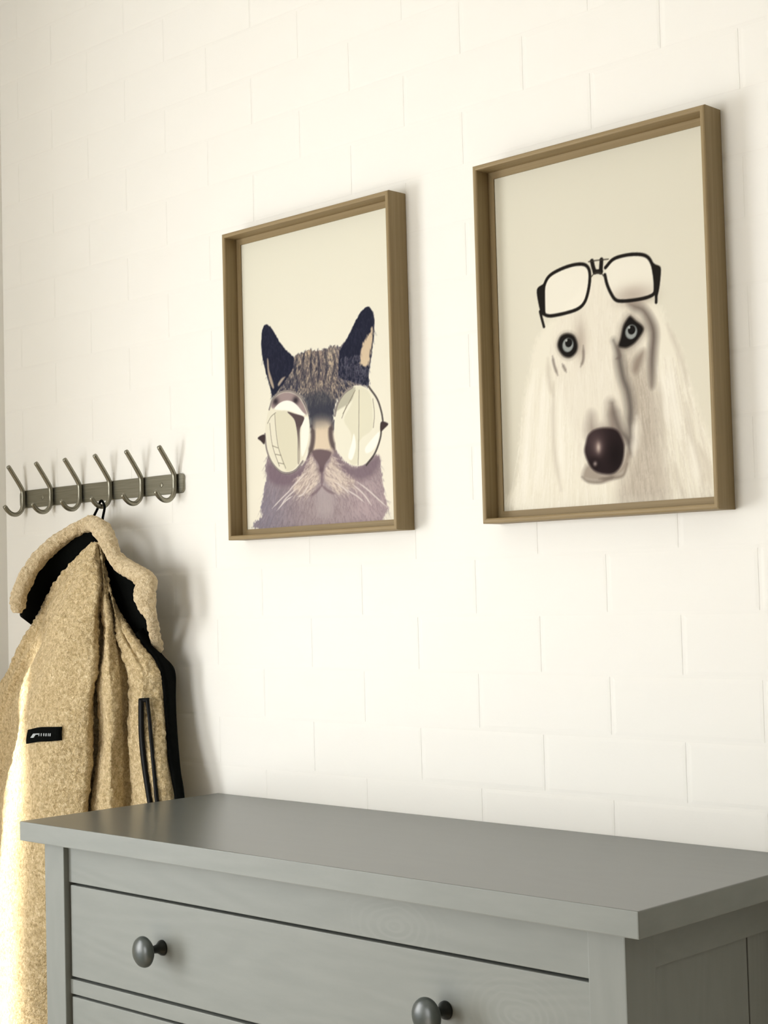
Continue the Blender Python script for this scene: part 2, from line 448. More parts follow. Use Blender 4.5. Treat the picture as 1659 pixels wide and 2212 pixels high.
def make_frame(x, z, label, art, plabel):
    t = empty('picture_frame', (x + FW / 2, 0, z))
    tag(t, label, 'picture', 'framed animal prints')
    c = Vector((0, 0, FH / 2))
    for name, me, loc, ang in (('bottom_rail', bar_w, (0, 0, 0), 0), ('top_rail', bar_w, (0, 0, FH), math.pi),
                               ('stile', bar_h, (-FW / 2, 0, FH / 2), math.pi / 2), ('stile', bar_h, (FW / 2, 0, FH / 2), -math.pi / 2)):
        o = obj(name, me, M_OAK, t, loc); o.rotation_euler = (0, ang, 0)
    H, Wd = art.shape[:2]
    gx = np.linspace(-PWD / 2, PWD / 2, Wd); gz = np.linspace(FH / 2 + PHT / 2, FH / 2 - PHT / 2, H)
    X, Zg = np.meshgrid(gx, gz)
    V = np.stack([X, np.full_like(X, POSTER_Y), Zg], -1).reshape(-1, 3)
    idx = np.arange(H * Wd).reshape(H, Wd)
    F = np.stack([idx[1:, :-1], idx[1:, 1:], idx[:-1, 1:], idx[:-1, :-1]], -1).reshape(-1, 4)
    me = bpy.data.meshes.new('print')
    me.vertices.add(len(V)); me.vertices.foreach_set('co', V.ravel())
    me.loops.add(F.size); me.loops.foreach_set('vertex_index', F.ravel().astype(np.int32))
    me.polygons.add(len(F)); me.polygons.foreach_set('loop_start', np.arange(0, F.size, 4, dtype=np.int32))
    me.update(calc_edges=True)
    ca = me.color_attributes.new('print', 'FLOAT_COLOR', 'POINT')
    rgba = np.ones((H * Wd, 4), np.float32); rgba[:, :3] = s2l(art.reshape(-1, 3)) * 0.86      # ink on slightly off-white stock
    ca.data.foreach_set('color', rgba.ravel())
    o = obj('print', me, M_PRINT, t); o['label'] = plabel
    box('backing_board', (-FW / 2 + 0.013, POSTER_Y + 0.0005, 0.013), (FW / 2 - 0.013, -0.003, FH - 0.013), M_BACK, t)
    return t

# ---- the prints are painted cell by cell, 1 mm to a cell; (u, v) in mm from the top left of the visible paper
NU, NV = int(round(PWD * 1000)) + 1, int(round(PHT * 1000)) + 1
GU, GV = np.meshgrid(np.arange(NU) - MG, np.arange(NV) - MG)
def smooth(pts, k=4):
    P = np.asarray(pts, float); n = len(P)
    return crv(P, np.arange(n * k) / k, closed=True)
def line(pts, k=8):
    P = np.asarray(pts, float); n = len(P)
    if n < 3: return P
    return crv(P, np.linspace(0, n - 1, (n - 1) * k + 1))
def seg_dist(U, Vv, P, closed):
    Q = np.roll(P, -1, 0) if closed else P[1:]; A = P if closed else P[:-1]
    best = np.full(U.shape, 1e9); arg = np.zeros(U.shape)
    inside = np.zeros(U.shape, bool)
    for i, (a, b) in enumerate(zip(A, Q)):
        d = b - a; L = d @ d + 1e-12
        t = np.clip(((U - a[0]) * d[0] + (Vv - a[1]) * d[1]) / L, 0, 1)
        dd = (U - a[0] - t * d[0]) ** 2 + (Vv - a[1] - t * d[1]) ** 2
        m = dd < best; best = np.where(m, dd, best); arg = np.where(m, i + t, arg)
        if closed:
            c = ((a[1] > Vv) != (b[1] > Vv)) & (U < d[0] * (Vv - a[1]) / (d[1] if abs(d[1]) > 1e-9 else 1e-9) + a[0])
            inside ^= c
    return np.sqrt(best), inside, arg / max(len(A), 1)
def clip_box(P, m):
    u0 = int(max(0, math.floor(P[:, 0].min() - m + MG))); u1 = int(min(NU, math.ceil(P[:, 0].max() + m + MG) + 1))
    v0 = int(max(0, math.floor(P[:, 1].min() - m + MG))); v1 = int(min(NV, math.ceil(P[:, 1].max() + m + MG) + 1))
    return slice(v0, v1), slice(u0, u1)
def mask_poly(pts, soft=1.0, rough=0.0, seed=0):
    P = smooth(pts); s = clip_box(P, soft * 2 + 2)
    m = np.zeros((NV, NU))
    U, Vv = GU[s], GV[s]
    if U.size == 0: return m
    d, ins, _ = seg_dist(U.astype(float), Vv.astype(float), P, True)
    sd = np.where(ins, d, -d)
    if rough > 0:
        q = np.stack([U.ravel() * 1.0, Vv.ravel() * 0.5, np.zeros(U.size)], 1)
        sd = sd + (vnoise(q, 0.5, seed).reshape(U.shape) - 0.5) * 2 * rough
    m[s] = np.clip(0.5 + sd / (2 * soft), 0, 1)
    return m
def over(img, mask, col, a=1.0):
    m = (mask * a)[..., None]
    img[:] = img * (1 - m) + np.asarray(col, float) * m
def fill(img, pts, col, soft=1.0, a=1.0, rough=0.0, seed=0):
    over(img, mask_poly(pts, soft, rough, seed), col, a)
def stroke(img, pts, col, w, soft=0.7, a=1.0, taper=False):
    P = line(pts); s = clip_box(P, w + 3 * soft)
    U, Vv = GU[s].astype(float), GV[s].astype(float)
    if U.size == 0: return
    d, _, t = seg_dist(U, Vv, P, False)
    ww = w / 2 * (np.clip(np.minimum(t, 1 - t) * 5, 0.15, 1) if taper else 1.0)
    m = np.zeros((NV, NU)); m[s] = np.clip(0.5 + (ww - d) / (2 * soft), 0, 1)
    over(img, m, col, a)
def blob(img, c, r, col, a=1.0, ry=None):
    ry = ry or r
    m = np.exp(-(((GU - c[0]) / r) ** 2 + ((GV - c[1]) / ry) ** 2))
    over(img, m, col, a)
def disc(img, c, r, col, ry=None, soft=0.8, a=1.0):
    ry = ry or r
    d = np.sqrt(((GU - c[0]) / r) ** 2 + ((GV - c[1]) / ry) ** 2)
    over(img, np.clip(0.5 + (1 - d) * min(r, ry) / (2 * soft), 0, 1), col, a)
def blur(m, k=1):
    for _ in range(k):
        q = np.pad(m, 1, mode='edge')
        m = (q[1:-1, 1:-1] * 2 + q[:-2, 1:-1] + q[2:, 1:-1] + q[1:-1, :-2] + q[1:-1, 2:]) / 6
    return m
def fur(img, mask, n, ang, spread, length, col, a, seed, soft=1):
    """n short hairs with roots inside the mask"""
    r = np.random.default_rng(seed)
    ys, xs = np.nonzero(mask > 0.4)
    if len(ys) == 0: return
    k = r.integers(0, len(ys), n); x = xs[k].astype(float); y = ys[k].astype(float)
    th = (ang(x - MG, y - MG) if callable(ang) else ang) + r.normal(0, spread, n)
    L = length * r.uniform(0.5, 1.3, n)
    m = np.zeros((NV, NU))
    for t in np.linspace(0, 1, int(length * 1.6) + 2):
        xi = np.round(x + np.cos(th) * L * t).astype(int); yi = np.round(y + np.sin(th) * L * t).astype(int)
        ok = (xi >= 0) & (xi < NU) & (yi >= 0) & (yi < NV)
        np.maximum.at(m, (yi[ok], xi[ok]), (1 - t * 0.6))
    over(img, blur(m, soft) , col, a)
def paper(col0, col1):
    img = np.zeros((NV, NU, 3))
    t = np.clip(GV / NV, 0, 1)[..., None]
    img[:] = np.asarray(col0) * (1 - t) + np.asarray(col1) * t
    return img

CAT = {'ear_l': [(54.7, 134.3), (64.5, 139.5), (72.9, 148.1), (81.2, 160.9), (93.0, 174.1), (107.2, 186.7), (117.1, 195.4), (113.7, 211.5), (98.5, 226.3), (83.4, 238.0), (67.0, 247.9), (61.2, 233.9), (54.3, 218.0), (48.6, 200.6), (44.2, 183.2), (42.3, 164.4), (43.5, 151.0), (46.9, 139.6)], 'ear_l_light': [(55.3, 189.6), (58.2, 191.6), (59.7, 206.9), (65.4, 221.0), (69.9, 234.8), (66.6, 236.2), (60.3, 225.4), (55.9, 208.1)], 'ear_l_light2': [(96.2, 221.9), (88.7, 228.6), (81.1, 234.4), (79.2, 230.8), (87.6, 223.5)], 'ear_r': [(280.5, 139.1), (269.3, 141.8), (257.8, 150.5), (246.1, 164.8), (234.3, 179.2), (224.9, 189.2), (217.7, 197.9), (214.7, 216.9), (216.3, 236.3), (243.1, 245.7), (265.2, 252.9), (276.2, 254.1), (277.2, 240.0), (279.9, 224.6), (283.7, 212.4), (287.6, 195.6), (290.5, 177.1), (291.5, 161.5), (288.3, 146.9)], 'ear_r_light': [(287.2, 170.4), (282.3, 177.6), (272.1, 185.7), (265.1, 195.9), (261.2, 209.7), (261.9, 222.4), (276.2, 224.9), (281.1, 212.1), (285.0, 195.3), (287.3, 181.4)], 'head': [(117.1, 195.4), (126.4, 191.6), (136.1, 189.5), (152.9, 187.4), (171.6, 190.9), (190.4, 189.7), (206.6, 187.7), (220.2, 191.8), (231.7, 186.9), (253.5, 208.7), (270.1, 239.2), (276.7, 254.1), (251.9, 251.4), (224.6, 259.6), (205.8, 273.7), (200.5, 292.5), (202.1, 311.9), (155.7, 307.7), (151.5, 292.7), (145.3, 267.6), (131.5, 253.0), (107.6, 244.7), (83.2, 243.0), (66.9, 249.6), (64.8, 239.3), (86.4, 221.7), (109.1, 204.3)], 'brow': [(136.0, 194.4), (213.1, 197.4), (221.2, 227.2), (206.4, 257.7), (182.8, 271.4), (159.4, 269.0), (136.5, 247.0), (123.1, 219.2)], 'bridge': [(158.6, 293.3), (182.0, 292.3), (195.6, 301.6), (197.2, 321.1), (196.3, 345.1), (152.1, 341.6), (155.4, 317.4)], 'body': [(57.6, 339.0), (45.9, 351.5), (46.3, 375.0), (40.0, 399.7), (32.1, 424.3), (34.7, 434.5), (29.7, 456.1), (309.6, 468.8), (298.3, 452.8), (308.4, 440.9), (308.7, 434.0), (303.4, 415.8), (298.7, 384.5), (292.1, 357.5), (269.8, 368.3), (247.5, 372.9), (220.9, 361.4), (198.8, 340.5), (180.2, 342.2), (152.2, 339.9), (132.6, 358.0), (94.7, 370.0), (74.2, 360.3)], 'cheek_l': [(54.6, 352.1), (94.7, 371.7), (137.3, 360.0), (154.7, 336.9), (146.6, 365.6), (119.6, 386.5), (83.0, 390.7), (53.7, 378.8)], 'cheek_r': [(196.5, 340.3), (220.8, 364.6), (247.5, 372.9), (292.0, 360.6), (286.8, 382.1), (260.1, 392.7), (231.3, 386.0), (209.3, 366.9)], 'lens_l': [(94.7, 370.0), (113.0, 367.2), (130.3, 354.5), (142.9, 335.9), (148.3, 315.2), (146.9, 289.0), (135.8, 266.6), (121.9, 252.0), (105.2, 245.3), (88.1, 244.3), (73.2, 248.6), (61.5, 260.7), (52.2, 278.3), (46.2, 306.2), (49.2, 328.3), (59.7, 349.2), (76.5, 364.6)], 'lens_l_fur': [(73.1, 251.1), (88.1, 246.0), (105.1, 246.9), (121.8, 253.7), (135.7, 268.2), (142.3, 285.2), (116.5, 269.6), (102.2, 260.7), (85.1, 261.4), (67.5, 268.0), (62.7, 262.5)], 'lens_l_cres': [(70.0, 269.1), (80.1, 261.8), (95.0, 258.8), (109.5, 261.4), (121.3, 268.4), (132.9, 279.4), (138.7, 284.9), (130.3, 285.4), (116.1, 279.4), (99.3, 274.2), (82.2, 272.0)], 'lens_l_pane': [(70.9, 276.7), (87.1, 274.1), (101.6, 277.2), (113.4, 289.1), (118.9, 304.4), (120.6, 322.6), (120.1, 357.1), (94.8, 368.4), (79.8, 340.7), (73.5, 310.3)], 'lens_l_shard': [(99.2, 276.5), (116.1, 281.1), (136.2, 287.9), (132.8, 297.4), (126.7, 306.7), (125.8, 331.3), (124.3, 354.1), (120.1, 357.1), (120.9, 322.6), (119.1, 304.4), (113.8, 289.1)], 'lens_l_white': [(134.9, 291.1), (145.7, 290.5), (146.5, 315.0), (140.5, 334.1), (129.3, 347.9), (128.8, 315.1)], 'lens_r': [(248.6, 371.4), (266.5, 368.8), (281.2, 356.6), (292.8, 338.8), (298.0, 316.6), (294.5, 292.1), (282.3, 267.3), (267.3, 256.3), (251.9, 252.2), (236.1, 254.5), (219.9, 263.9), (207.8, 281.9), (201.8, 307.8), (203.8, 329.7), (212.3, 348.0), (227.6, 364.3)], 'lens_r_shade': [(204.2, 286.4), (212.8, 271.2), (229.1, 258.5), (248.4, 254.2), (245.8, 266.6), (235.3, 276.7), (216.9, 282.8)], 'lens_r_pane': [(249.5, 255.9), (267.2, 257.8), (280.0, 270.2), (283.4, 297.3), (280.4, 320.5), (255.6, 334.1), (249.9, 366.8), (232.1, 362.3), (238.0, 324.7), (223.1, 301.0), (239.7, 278.7)], 'lens_r_w1': [(242.6, 323.5), (238.8, 334.2), (230.1, 355.8), (237.8, 361.1), (246.3, 344.4), (245.7, 330.1)], 'lens_r_w2': [(295.5, 325.0), (279.8, 334.6), (266.2, 346.0), (268.1, 354.0), (281.4, 350.4), (291.6, 340.3)], 'nose': [(153.3, 341.7), (171.0, 340.2), (192.8, 345.6), (191.9, 352.8), (180.6, 363.2), (174.9, 374.9), (170.7, 374.6), (165.5, 362.1), (156.5, 351.7)], 'puff_l': [(147.1, 350.9), (156.3, 356.5), (168.6, 375.2), (164.6, 387.9), (150.0, 401.6), (130.8, 406.9), (109.5, 397.4), (117.3, 383.1), (136.8, 371.4)], 'puff_r': [(197.2, 353.2), (188.8, 362.2), (177.9, 375.9), (180.9, 389.0), (196.5, 402.9), (214.7, 407.2), (241.1, 394.6), (231.3, 386.0), (211.3, 373.5)], 'hinge_l': [(28.9, 311.5), (36.1, 307.9), (46.2, 307.9), (44.4, 322.0), (35.8, 316.3)], 'hinge_r': [(314.2, 314.7), (300.3, 310.6), (298.1, 324.4), (306.9, 320.6)], 'chin': [(159.2, 407.0), (178.4, 393.7), (196.2, 410.9), (190.6, 441.0), (162.7, 439.5)]}
CATL = {'dark': [[(276.1, 256.4), (292.9, 276.3), (300.9, 295.8), (303.6, 310.1)], [(300.3, 312.9), (297.8, 333.0), (285.6, 355.4), (267.5, 371.3)]], 'thin': [[(70.2, 277.5), (71.4, 298.4), (75.9, 327.1), (84.5, 347.8), (92.5, 363.3)], [(58.0, 290.5), (60.9, 315.9), (66.4, 334.7), (78.0, 358.9)], [(256.5, 259.8), (254.5, 302.4), (252.7, 338.6), (250.2, 370.0)], [(284.2, 275.4), (286.7, 297.6), (283.8, 317.7)], [(63.0, 326.1), (75.7, 330.5)], [(70.0, 340.0), (82.2, 342.6)], [(75.7, 353.7), (87.9, 356.3)], [(221.1, 291.2), (233.0, 278.0), (248.3, 259.0)], [(53.0, 290.1), (60.9, 280.8), (72.2, 275.2)], [(229.5, 279.3), (218.7, 297.4)]], 'rim': [[(57.5, 268.7), (66.8, 252.9), (83.2, 244.6), (105.2, 244.5), (124.3, 252.3), (138.2, 265.2), (147.5, 285.7)], [(46.2, 306.2), (49.2, 330.0), (59.7, 350.8), (77.7, 366.3), (94.7, 371.3), (114.2, 368.4), (131.4, 355.5)], [(204.0, 292.8), (210.3, 275.8), (224.5, 261.2), (242.9, 253.6)]], 'whisk': [[(106.0, 395.5), (82.4, 408.9), (58.4, 424.1)], [(106.8, 407.1), (89.5, 414.3), (69.4, 428.0)], [(119.3, 394.7), (92.1, 409.5), (79.5, 420.3)], [(246.7, 394.2), (268.4, 407.4), (289.7, 422.8), (309.7, 437.1)], [(223.8, 404.6), (245.9, 415.5), (261.1, 425.8)], [(237.6, 397.6), (259.3, 413.1), (276.3, 431.4)], [(136.7, 374.6), (112.2, 389.3), (97.3, 399.9)], [(145.7, 389.9), (130.9, 405.3), (116.4, 409.3)], [(201.5, 392.0), (219.4, 402.7), (230.4, 411.4)]], 'mouth': [[(172.8, 373.9), (172.9, 383.6), (171.8, 396.5)], [(171.8, 394.9), (159.3, 403.8), (145.0, 409.4)], [(171.8, 394.9), (185.0, 403.8), (200.9, 409.6)]], 'rimd': [[(153.5, 303.4), (155.4, 317.4), (152.4, 333.5), (143.6, 349.0)], [(196.6, 305.8), (193.9, 316.0), (195.7, 330.6), (203.2, 345.7)]]}
CATS = {'lens': [(72.8, 257.7), (118.7, 260.7)]}
DOG = {'hair': [(104.3, 200.2), (82.0, 211.1), (61.0, 236.4), (50.7, 270.3), (40.0, 313.2), (31.5, 356.6), (26.1, 409.1), (23.1, 454.8), (332.7, 460.4), (331.0, 414.2), (325.0, 381.9), (315.0, 357.0), (301.7, 315.4), (290.3, 273.6), (272.6, 238.6), (256.3, 208.4), (215.3, 192.4), (165.4, 161.1)], 'head': [(163.3, 162.5), (134.8, 189.0), (104.0, 207.1), (92.3, 226.4), (88.9, 257.3), (96.2, 292.9), (112.0, 329.1), (123.4, 364.5), (130.5, 399.2), (134.0, 416.5), (158.8, 425.0), (195.9, 417.5), (209.2, 388.5), (210.6, 355.4), (227.9, 323.9), (245.0, 292.7), (252.9, 244.2), (244.4, 213.3), (205.2, 192.6), (177.7, 166.4)], 'lensl': [(78.2, 196.5), (78.7, 172.1), (80.4, 158.3), (88.9, 147.4), (106.7, 141.5), (128.3, 139.2), (145.2, 141.1), (153.0, 147.5), (154.6, 159.4), (151.8, 176.1), (145.4, 189.7), (134.5, 196.7), (115.1, 199.7), (91.2, 200.1)], 'lensr': [(179.9, 152.4), (193.1, 142.1), (213.5, 140.5), (233.4, 143.0), (244.7, 148.2), (251.0, 158.0), (253.6, 171.7), (254.4, 185.0), (252.6, 194.3), (243.0, 197.9), (225.1, 198.5), (205.0, 197.3), (194.6, 194.0), (187.2, 184.8), (181.6, 172.1)], 'templ': [(67.6, 162.0), (77.6, 156.6), (81.6, 155.8), (79.0, 175.6), (78.3, 193.0), (74.2, 196.8), (69.5, 181.2)], 'tempr': [(250.7, 156.3), (256.5, 158.9), (263.7, 163.4), (263.7, 173.3), (260.1, 192.5), (255.1, 201.6), (253.7, 178.3)], 'shade': [(215.0, 201.6), (236.6, 208.9), (250.6, 227.4), (255.8, 244.6), (252.8, 268.9), (247.3, 307.8), (242.8, 307.3), (240.8, 275.7), (244.1, 243.0), (234.2, 218.5), (220.6, 209.9)], 'patch': [(216.4, 286.9), (220.0, 273.2), (232.4, 263.1), (236.1, 268.5), (229.5, 284.3), (221.2, 291.6)], 'half': [(198.0, 270.5), (222.1, 270.1), (246.4, 306.0), (254.6, 343.0), (254.5, 392.1), (260.8, 425.3), (253.7, 455.8), (194.5, 452.3), (195.9, 419.1), (208.9, 396.8), (208.2, 363.5), (203.9, 321.4)], 'eyel': [(116.1, 227.1), (126.7, 231.8), (131.7, 243.6), (129.0, 253.6), (119.1, 259.2), (108.5, 256.2), (100.7, 246.6), (99.5, 237.8), (105.3, 229.0)], 'eyer': [(196.6, 253.6), (200.1, 243.9), (204.7, 229.4), (212.2, 220.4), (217.2, 219.4), (224.0, 225.4), (233.6, 233.4), (234.3, 240.1), (222.9, 251.9), (210.6, 257.3), (202.6, 256.8)], 'nose': [(144.6, 362.9), (155.3, 357.1), (171.9, 356.0), (188.2, 360.0), (196.2, 370.8), (199.7, 384.4), (194.9, 404.0), (182.8, 414.9), (167.4, 415.5), (153.1, 410.2), (143.1, 399.3), (137.4, 384.4), (140.0, 372.7)], 'nosetop': [(144.6, 362.9), (149.8, 337.9), (157.5, 353.9), (174.1, 352.0), (179.3, 325.6), (187.1, 336.4), (194.2, 360.6), (197.7, 374.2), (169.5, 365.1)], 'under': [(143.1, 400.2), (167.4, 415.5), (192.3, 407.2), (203.2, 388.0), (208.9, 395.1), (202.2, 411.2), (187.7, 420.2), (167.0, 424.7), (144.3, 422.3), (131.9, 416.4)]}
DOGL = {'gl': [[(78.2, 196.5), (78.7, 172.1), (80.4, 158.3), (88.9, 147.4), (106.7, 141.5), (128.3, 138.9), (145.3, 140.8), (153.4, 147.6), (155.0, 159.5), (151.8, 176.1), (145.4, 190.0), (134.5, 197.2), (115.1, 200.0), (91.2, 200.5), (80.8, 197.9), (78.3, 193.9)], [(180.0, 150.7), (193.1, 141.8), (213.5, 140.0), (233.4, 142.5), (245.1, 147.9), (251.4, 158.1), (254.0, 171.7), (254.8, 185.1), (253.0, 194.7), (243.0, 198.2), (225.1, 198.9), (205.0, 197.6), (194.2, 194.3), (187.2, 184.8), (181.6, 172.1), (178.8, 159.8)]], 'bridge': [[(159.0, 138.7), (160.8, 146.7), (163.2, 153.9)], [(174.2, 139.5), (173.2, 148.7), (172.3, 155.4)], [(162.6, 153.0), (173.0, 154.7)]], 'bridgethin': [[(153.8, 138.7), (166.3, 139.1), (184.9, 140.5)], [(156.1, 159.7), (163.6, 154.9), (171.9, 156.2), (178.8, 163.2)]], 'tail': [[(71.7, 192.1), (74.6, 203.0), (77.5, 213.1)], [(255.1, 191.7), (255.7, 200.1), (255.4, 206.6)]], 'streak': [[(188.8, 245.8), (195.3, 261.8), (198.6, 280.6), (202.0, 296.1), (208.3, 313.5), (211.4, 335.5), (209.6, 355.3), (209.9, 371.9)], [(183.4, 326.0), (185.9, 341.3), (194.2, 362.2), (205.8, 374.9), (208.1, 391.7)]], 'thin': [[(90.1, 254.0), (92.5, 266.4), (97.8, 280.1)], [(140.9, 246.5), (140.2, 263.5), (135.6, 273.2)], [(105.9, 266.3), (112.0, 277.4)], [(194.6, 253.3), (198.1, 267.2), (191.9, 269.8)], [(216.3, 217.6), (212.8, 228.9)]], 'strand': [[(257.0, 308.8), (257.5, 343.3), (259.6, 386.0)], [(293.3, 337.1), (299.1, 376.4), (310.6, 415.9), (314.9, 445.0)], [(247.0, 385.0), (250.7, 411.5), (244.6, 440.5)], [(274.9, 410.0), (279.6, 434.6), (286.5, 452.8)], [(90.9, 288.8), (88.0, 344.1), (89.2, 385.8), (97.1, 431.2)], [(82.4, 256.5), (83.4, 284.5), (89.1, 306.0)], [(309.8, 390.2), (320.0, 413.4), (324.3, 442.4)], [(224.2, 364.9), (225.4, 383.2), (218.6, 402.5)], [(270.7, 236.7), (286.4, 274.7), (298.0, 315.0)]], 'light': [[(59.6, 271.3), (48.6, 322.9), (39.1, 392.4), (34.9, 441.3)], [(74.7, 281.8), (67.9, 342.2), (60.0, 428.9)], [(102.7, 293.6), (98.1, 353.7), (102.1, 414.3)], [(270.8, 279.3), (276.4, 328.9), (283.9, 378.3)], [(260.5, 294.5), (264.9, 327.7), (267.3, 363.8)], [(295.3, 379.3), (303.3, 412.1), (307.9, 436.5)], [(220.9, 348.0), (217.9, 372.6), (214.1, 392.2)]], 'mouth': [[(131.9, 416.4), (142.1, 423.0), (160.8, 425.1), (175.4, 421.4), (195.9, 419.1), (203.5, 404.7)], [(158.9, 420.8), (175.4, 421.1), (181.6, 419.8)]]}
DOGP = {'irisl': (116.0, 242.5), 'pupl': (117.4, 239.7), 'irisr': (216.4, 238.5), 'pupr': (217.1, 236.1), 'nhl': (159.6, 380.3), 'nh2': (154.7, 372.3), 'nost': (186.8, 393.4), 'nost2': (152.4, 402.6), 'nh3': (153.5, 401.0), 'eyeshl': (137.0, 239.1), 'bm': (225.2, 197.2)}

def paint_cat():
    im = paper((233, 230, 212), (240, 234, 216))
    NAVY, TAN, MAUVE = (34, 36, 52), (214, 193, 162), (150, 134, 136)
    down = math.pi / 2
    # body below the glasses
    b = mask_poly(CAT['body'], 1.5, 2.5, 1); over(im, b, (152, 137, 139))
    blob_m = b[..., None]
    base = im.copy()
    blob(im, (40, 430), 60, (128, 124, 138), 0.75, 60); blob(im, (270, 430), 60, (186, 166, 168), 0.8, 50)
    blob(im, (170, 430), 50, (168, 153, 152), 0.7, 40)
    im[:] = im * blob_m + paper((233, 230, 212), (240, 234, 216)) * (1 - blob_m)
    fur(im, b, 1500, lambda x, y: down + (x - 165) * -0.004, 0.3, 12, (178, 164, 166), 0.35, 2)
    fur(im, b, 1100, lambda x, y: down + (x - 165) * -0.004, 0.3, 12, (112, 98, 106), 0.4, 3)
    fill(im, CAT['cheek_l'], (118, 100, 110), 5, 0.75); fill(im, CAT['cheek_r'], (120, 103, 112), 5, 0.75)
    # head
    h = mask_poly(CAT['head'], 1.5, 3.0, 4); over(im, h, (74, 72, 83))
    br = mask_poly(CAT['brow'], 6.0, 3.0, 5) * h; over(im, br, (128, 114, 108), 0.75)
    for k, (x, y, c) in enumerate([(105, 212, (226, 206, 176)), (200, 204, (226, 206, 176)), (150, 190, (190, 168, 140)), (120, 190, (196, 176, 150)), (172, 188, (186, 160, 142)), (218, 190, (150, 140, 138))]):
        m = np.exp(-(((GU - x) / 9) ** 2 + ((GV - y) / 17) ** 2)) * h; over(im, m, c, 0.8)
    rad = lambda x, y: np.arctan2(y - 330, x - 160) * 0.0 + down + (x - 165) * -0.006
    fur(im, h, 1100, rad, 0.25, 9, (56, 56, 70), 0.75, 6); fur(im, h * np.clip((290 - GV) / 50, 0.1, 1), 1000, rad, 0.3, 7, TAN, 0.8, 7); fur(im, h, 500, rad, 0.3, 6, (36, 38, 54), 0.7, 8)
    for k in range(9):                      # forehead stripes
        x = 92 + k * 16
        stroke(im, [(x + 4 - k, 186 + abs(k - 4) * 2), (x - 2 + (4 - k) * -1.5, 215), (x + (4 - k) * 3, 245)], (48, 48, 62), 4.5, 2.2, 0.7, True)
    fill(im, [(128, 262), (165, 252), (200, 262), (190, 300), (165, 310), (140, 300)], (62, 64, 74), 7, 0.75)
    # bridge of the nose, muzzle
    over(im, mask_poly(CAT['bridge'], 8) * np.clip((GV - 278) / 34, 0, 1), (222, 204, 178), 0.97)
    pl = mask_poly(CAT['puff_l'], 4, 3, 9); pr = mask_poly(CAT['puff_r'], 4, 3, 10)
    over(im, pl, (203, 187, 174), 0.9); over(im, pr, (206, 190, 177), 0.9)
    fur(im, pl, 130, 2.5, 0.25, 16, (228, 214, 198), 0.7, 11); fur(im, pr, 130, 0.62, 0.25, 16, (228, 214, 198), 0.7, 12)
    fur(im, pl, 80, 2.5, 0.2, 12, (140, 122, 122), 0.6, 13); fur(im, pr, 80, 0.62, 0.2, 12, (140, 122, 122), 0.6, 14)
    fill(im, CAT['chin'], (178, 166, 166), 8, 0.7)
    fill(im, CAT['nose'], (112, 95, 98), 1.6); blob(im, (169, 372), 8, (92, 76, 84), 0.6, 5)
    for l in CATL['mouth']: stroke(im, l, (120, 102, 108), 4, 1.8, 0.75, True)
    # ears
    for nm, sd in (('ear_l', 20), ('ear_r', 21)):
        m = mask_poly(CAT[nm], 1.0, 0.8, sd); over(im, m, NAVY); fur(im, m, 220, down, 0.4, 9, (58, 58, 78), 0.5, sd + 5)
    lower = mask_poly(CAT['ear_r'], 1.0) * np.clip((GV - 190) / 40, 0, 1); fur(im, lower, 260, down, 0.5, 7, (120, 116, 128), 0.6, 31)
    lower = mask_poly(CAT['ear_l'], 1.0) * np.clip((GV - 230) / 40, 0, 1); fur(im, lower, 120, 2.2, 0.4, 8, (120, 112, 116), 0.6, 32)
    fill(im, CAT['ear_r_light'], (222, 200, 168), 2.2, 0.95, 2.0, 33); fill(im, CAT['ear_l_light'], (190, 172, 150), 1.5, 0.9); fill(im, CAT['ear_l_light2'], (186, 170, 150), 1.5, 0.9)
    # glasses
    fill(im, CAT['lens_l'], (231, 226, 205), 0.8); fill(im, CAT['lens_r'], (236, 232, 212), 0.8)
    fill(im, CAT['lens_l_fur'], (160, 142, 140), 1.5)
    for c in CATS['lens']: blob(im, c, 7, (48, 42, 48), 0.95, 6)
    fill(im, CAT['lens_l_pane'], (222, 217, 192), 0.8); fill(im, CAT['lens_l_cres'], (248, 245, 234), 0.8)
    fill(im, CAT['lens_l_white'], (246, 243, 230), 1.0); fill(im, CAT['lens_l_shard'], (78, 64, 66), 0.8, 0.92)
    over(im, mask_poly(CAT['lens_l_shard'], 0.8) * np.clip((GV - 300) / 40, 0, 1), (205, 198, 176), 0.8)
    fill(im, CAT['lens_r_shade'], (186, 182, 162), 1.5, 0.95); fill(im, CAT['lens_r_pane'], (226, 222, 198), 1.2, 0.9)
    fill(im, CAT['lens_r_w1'], (250, 247, 236), 1.2); fill(im, CAT['lens_r_w2'], (250, 247, 236), 1.2)
    for l in CATL['thin']: stroke(im, l, (112, 104, 88), 1.2, 0.6, 0.75)
    for l in CATL['rim']: stroke(im, l, (96, 88, 88), 3.0, 0.8, 0.9); stroke(im, l, (176, 166, 158), 1.2, 0.6, 0.9)
    for l in CATL['rimd']: stroke(im, l, (78, 66, 68), 10, 2.5, 0.85, True)
    for l in CATL['dark']: stroke(im, l, (70, 64, 62), 3.2, 0.8, 0.9)
    for nm in ('hinge_l', 'hinge_r'): fill(im, CAT[nm], (66, 54, 54), 1.0)
    for l in CATL['whisk']: stroke(im, l, (226, 216, 210), 2.0, 0.8, 0.85, True)
    return im

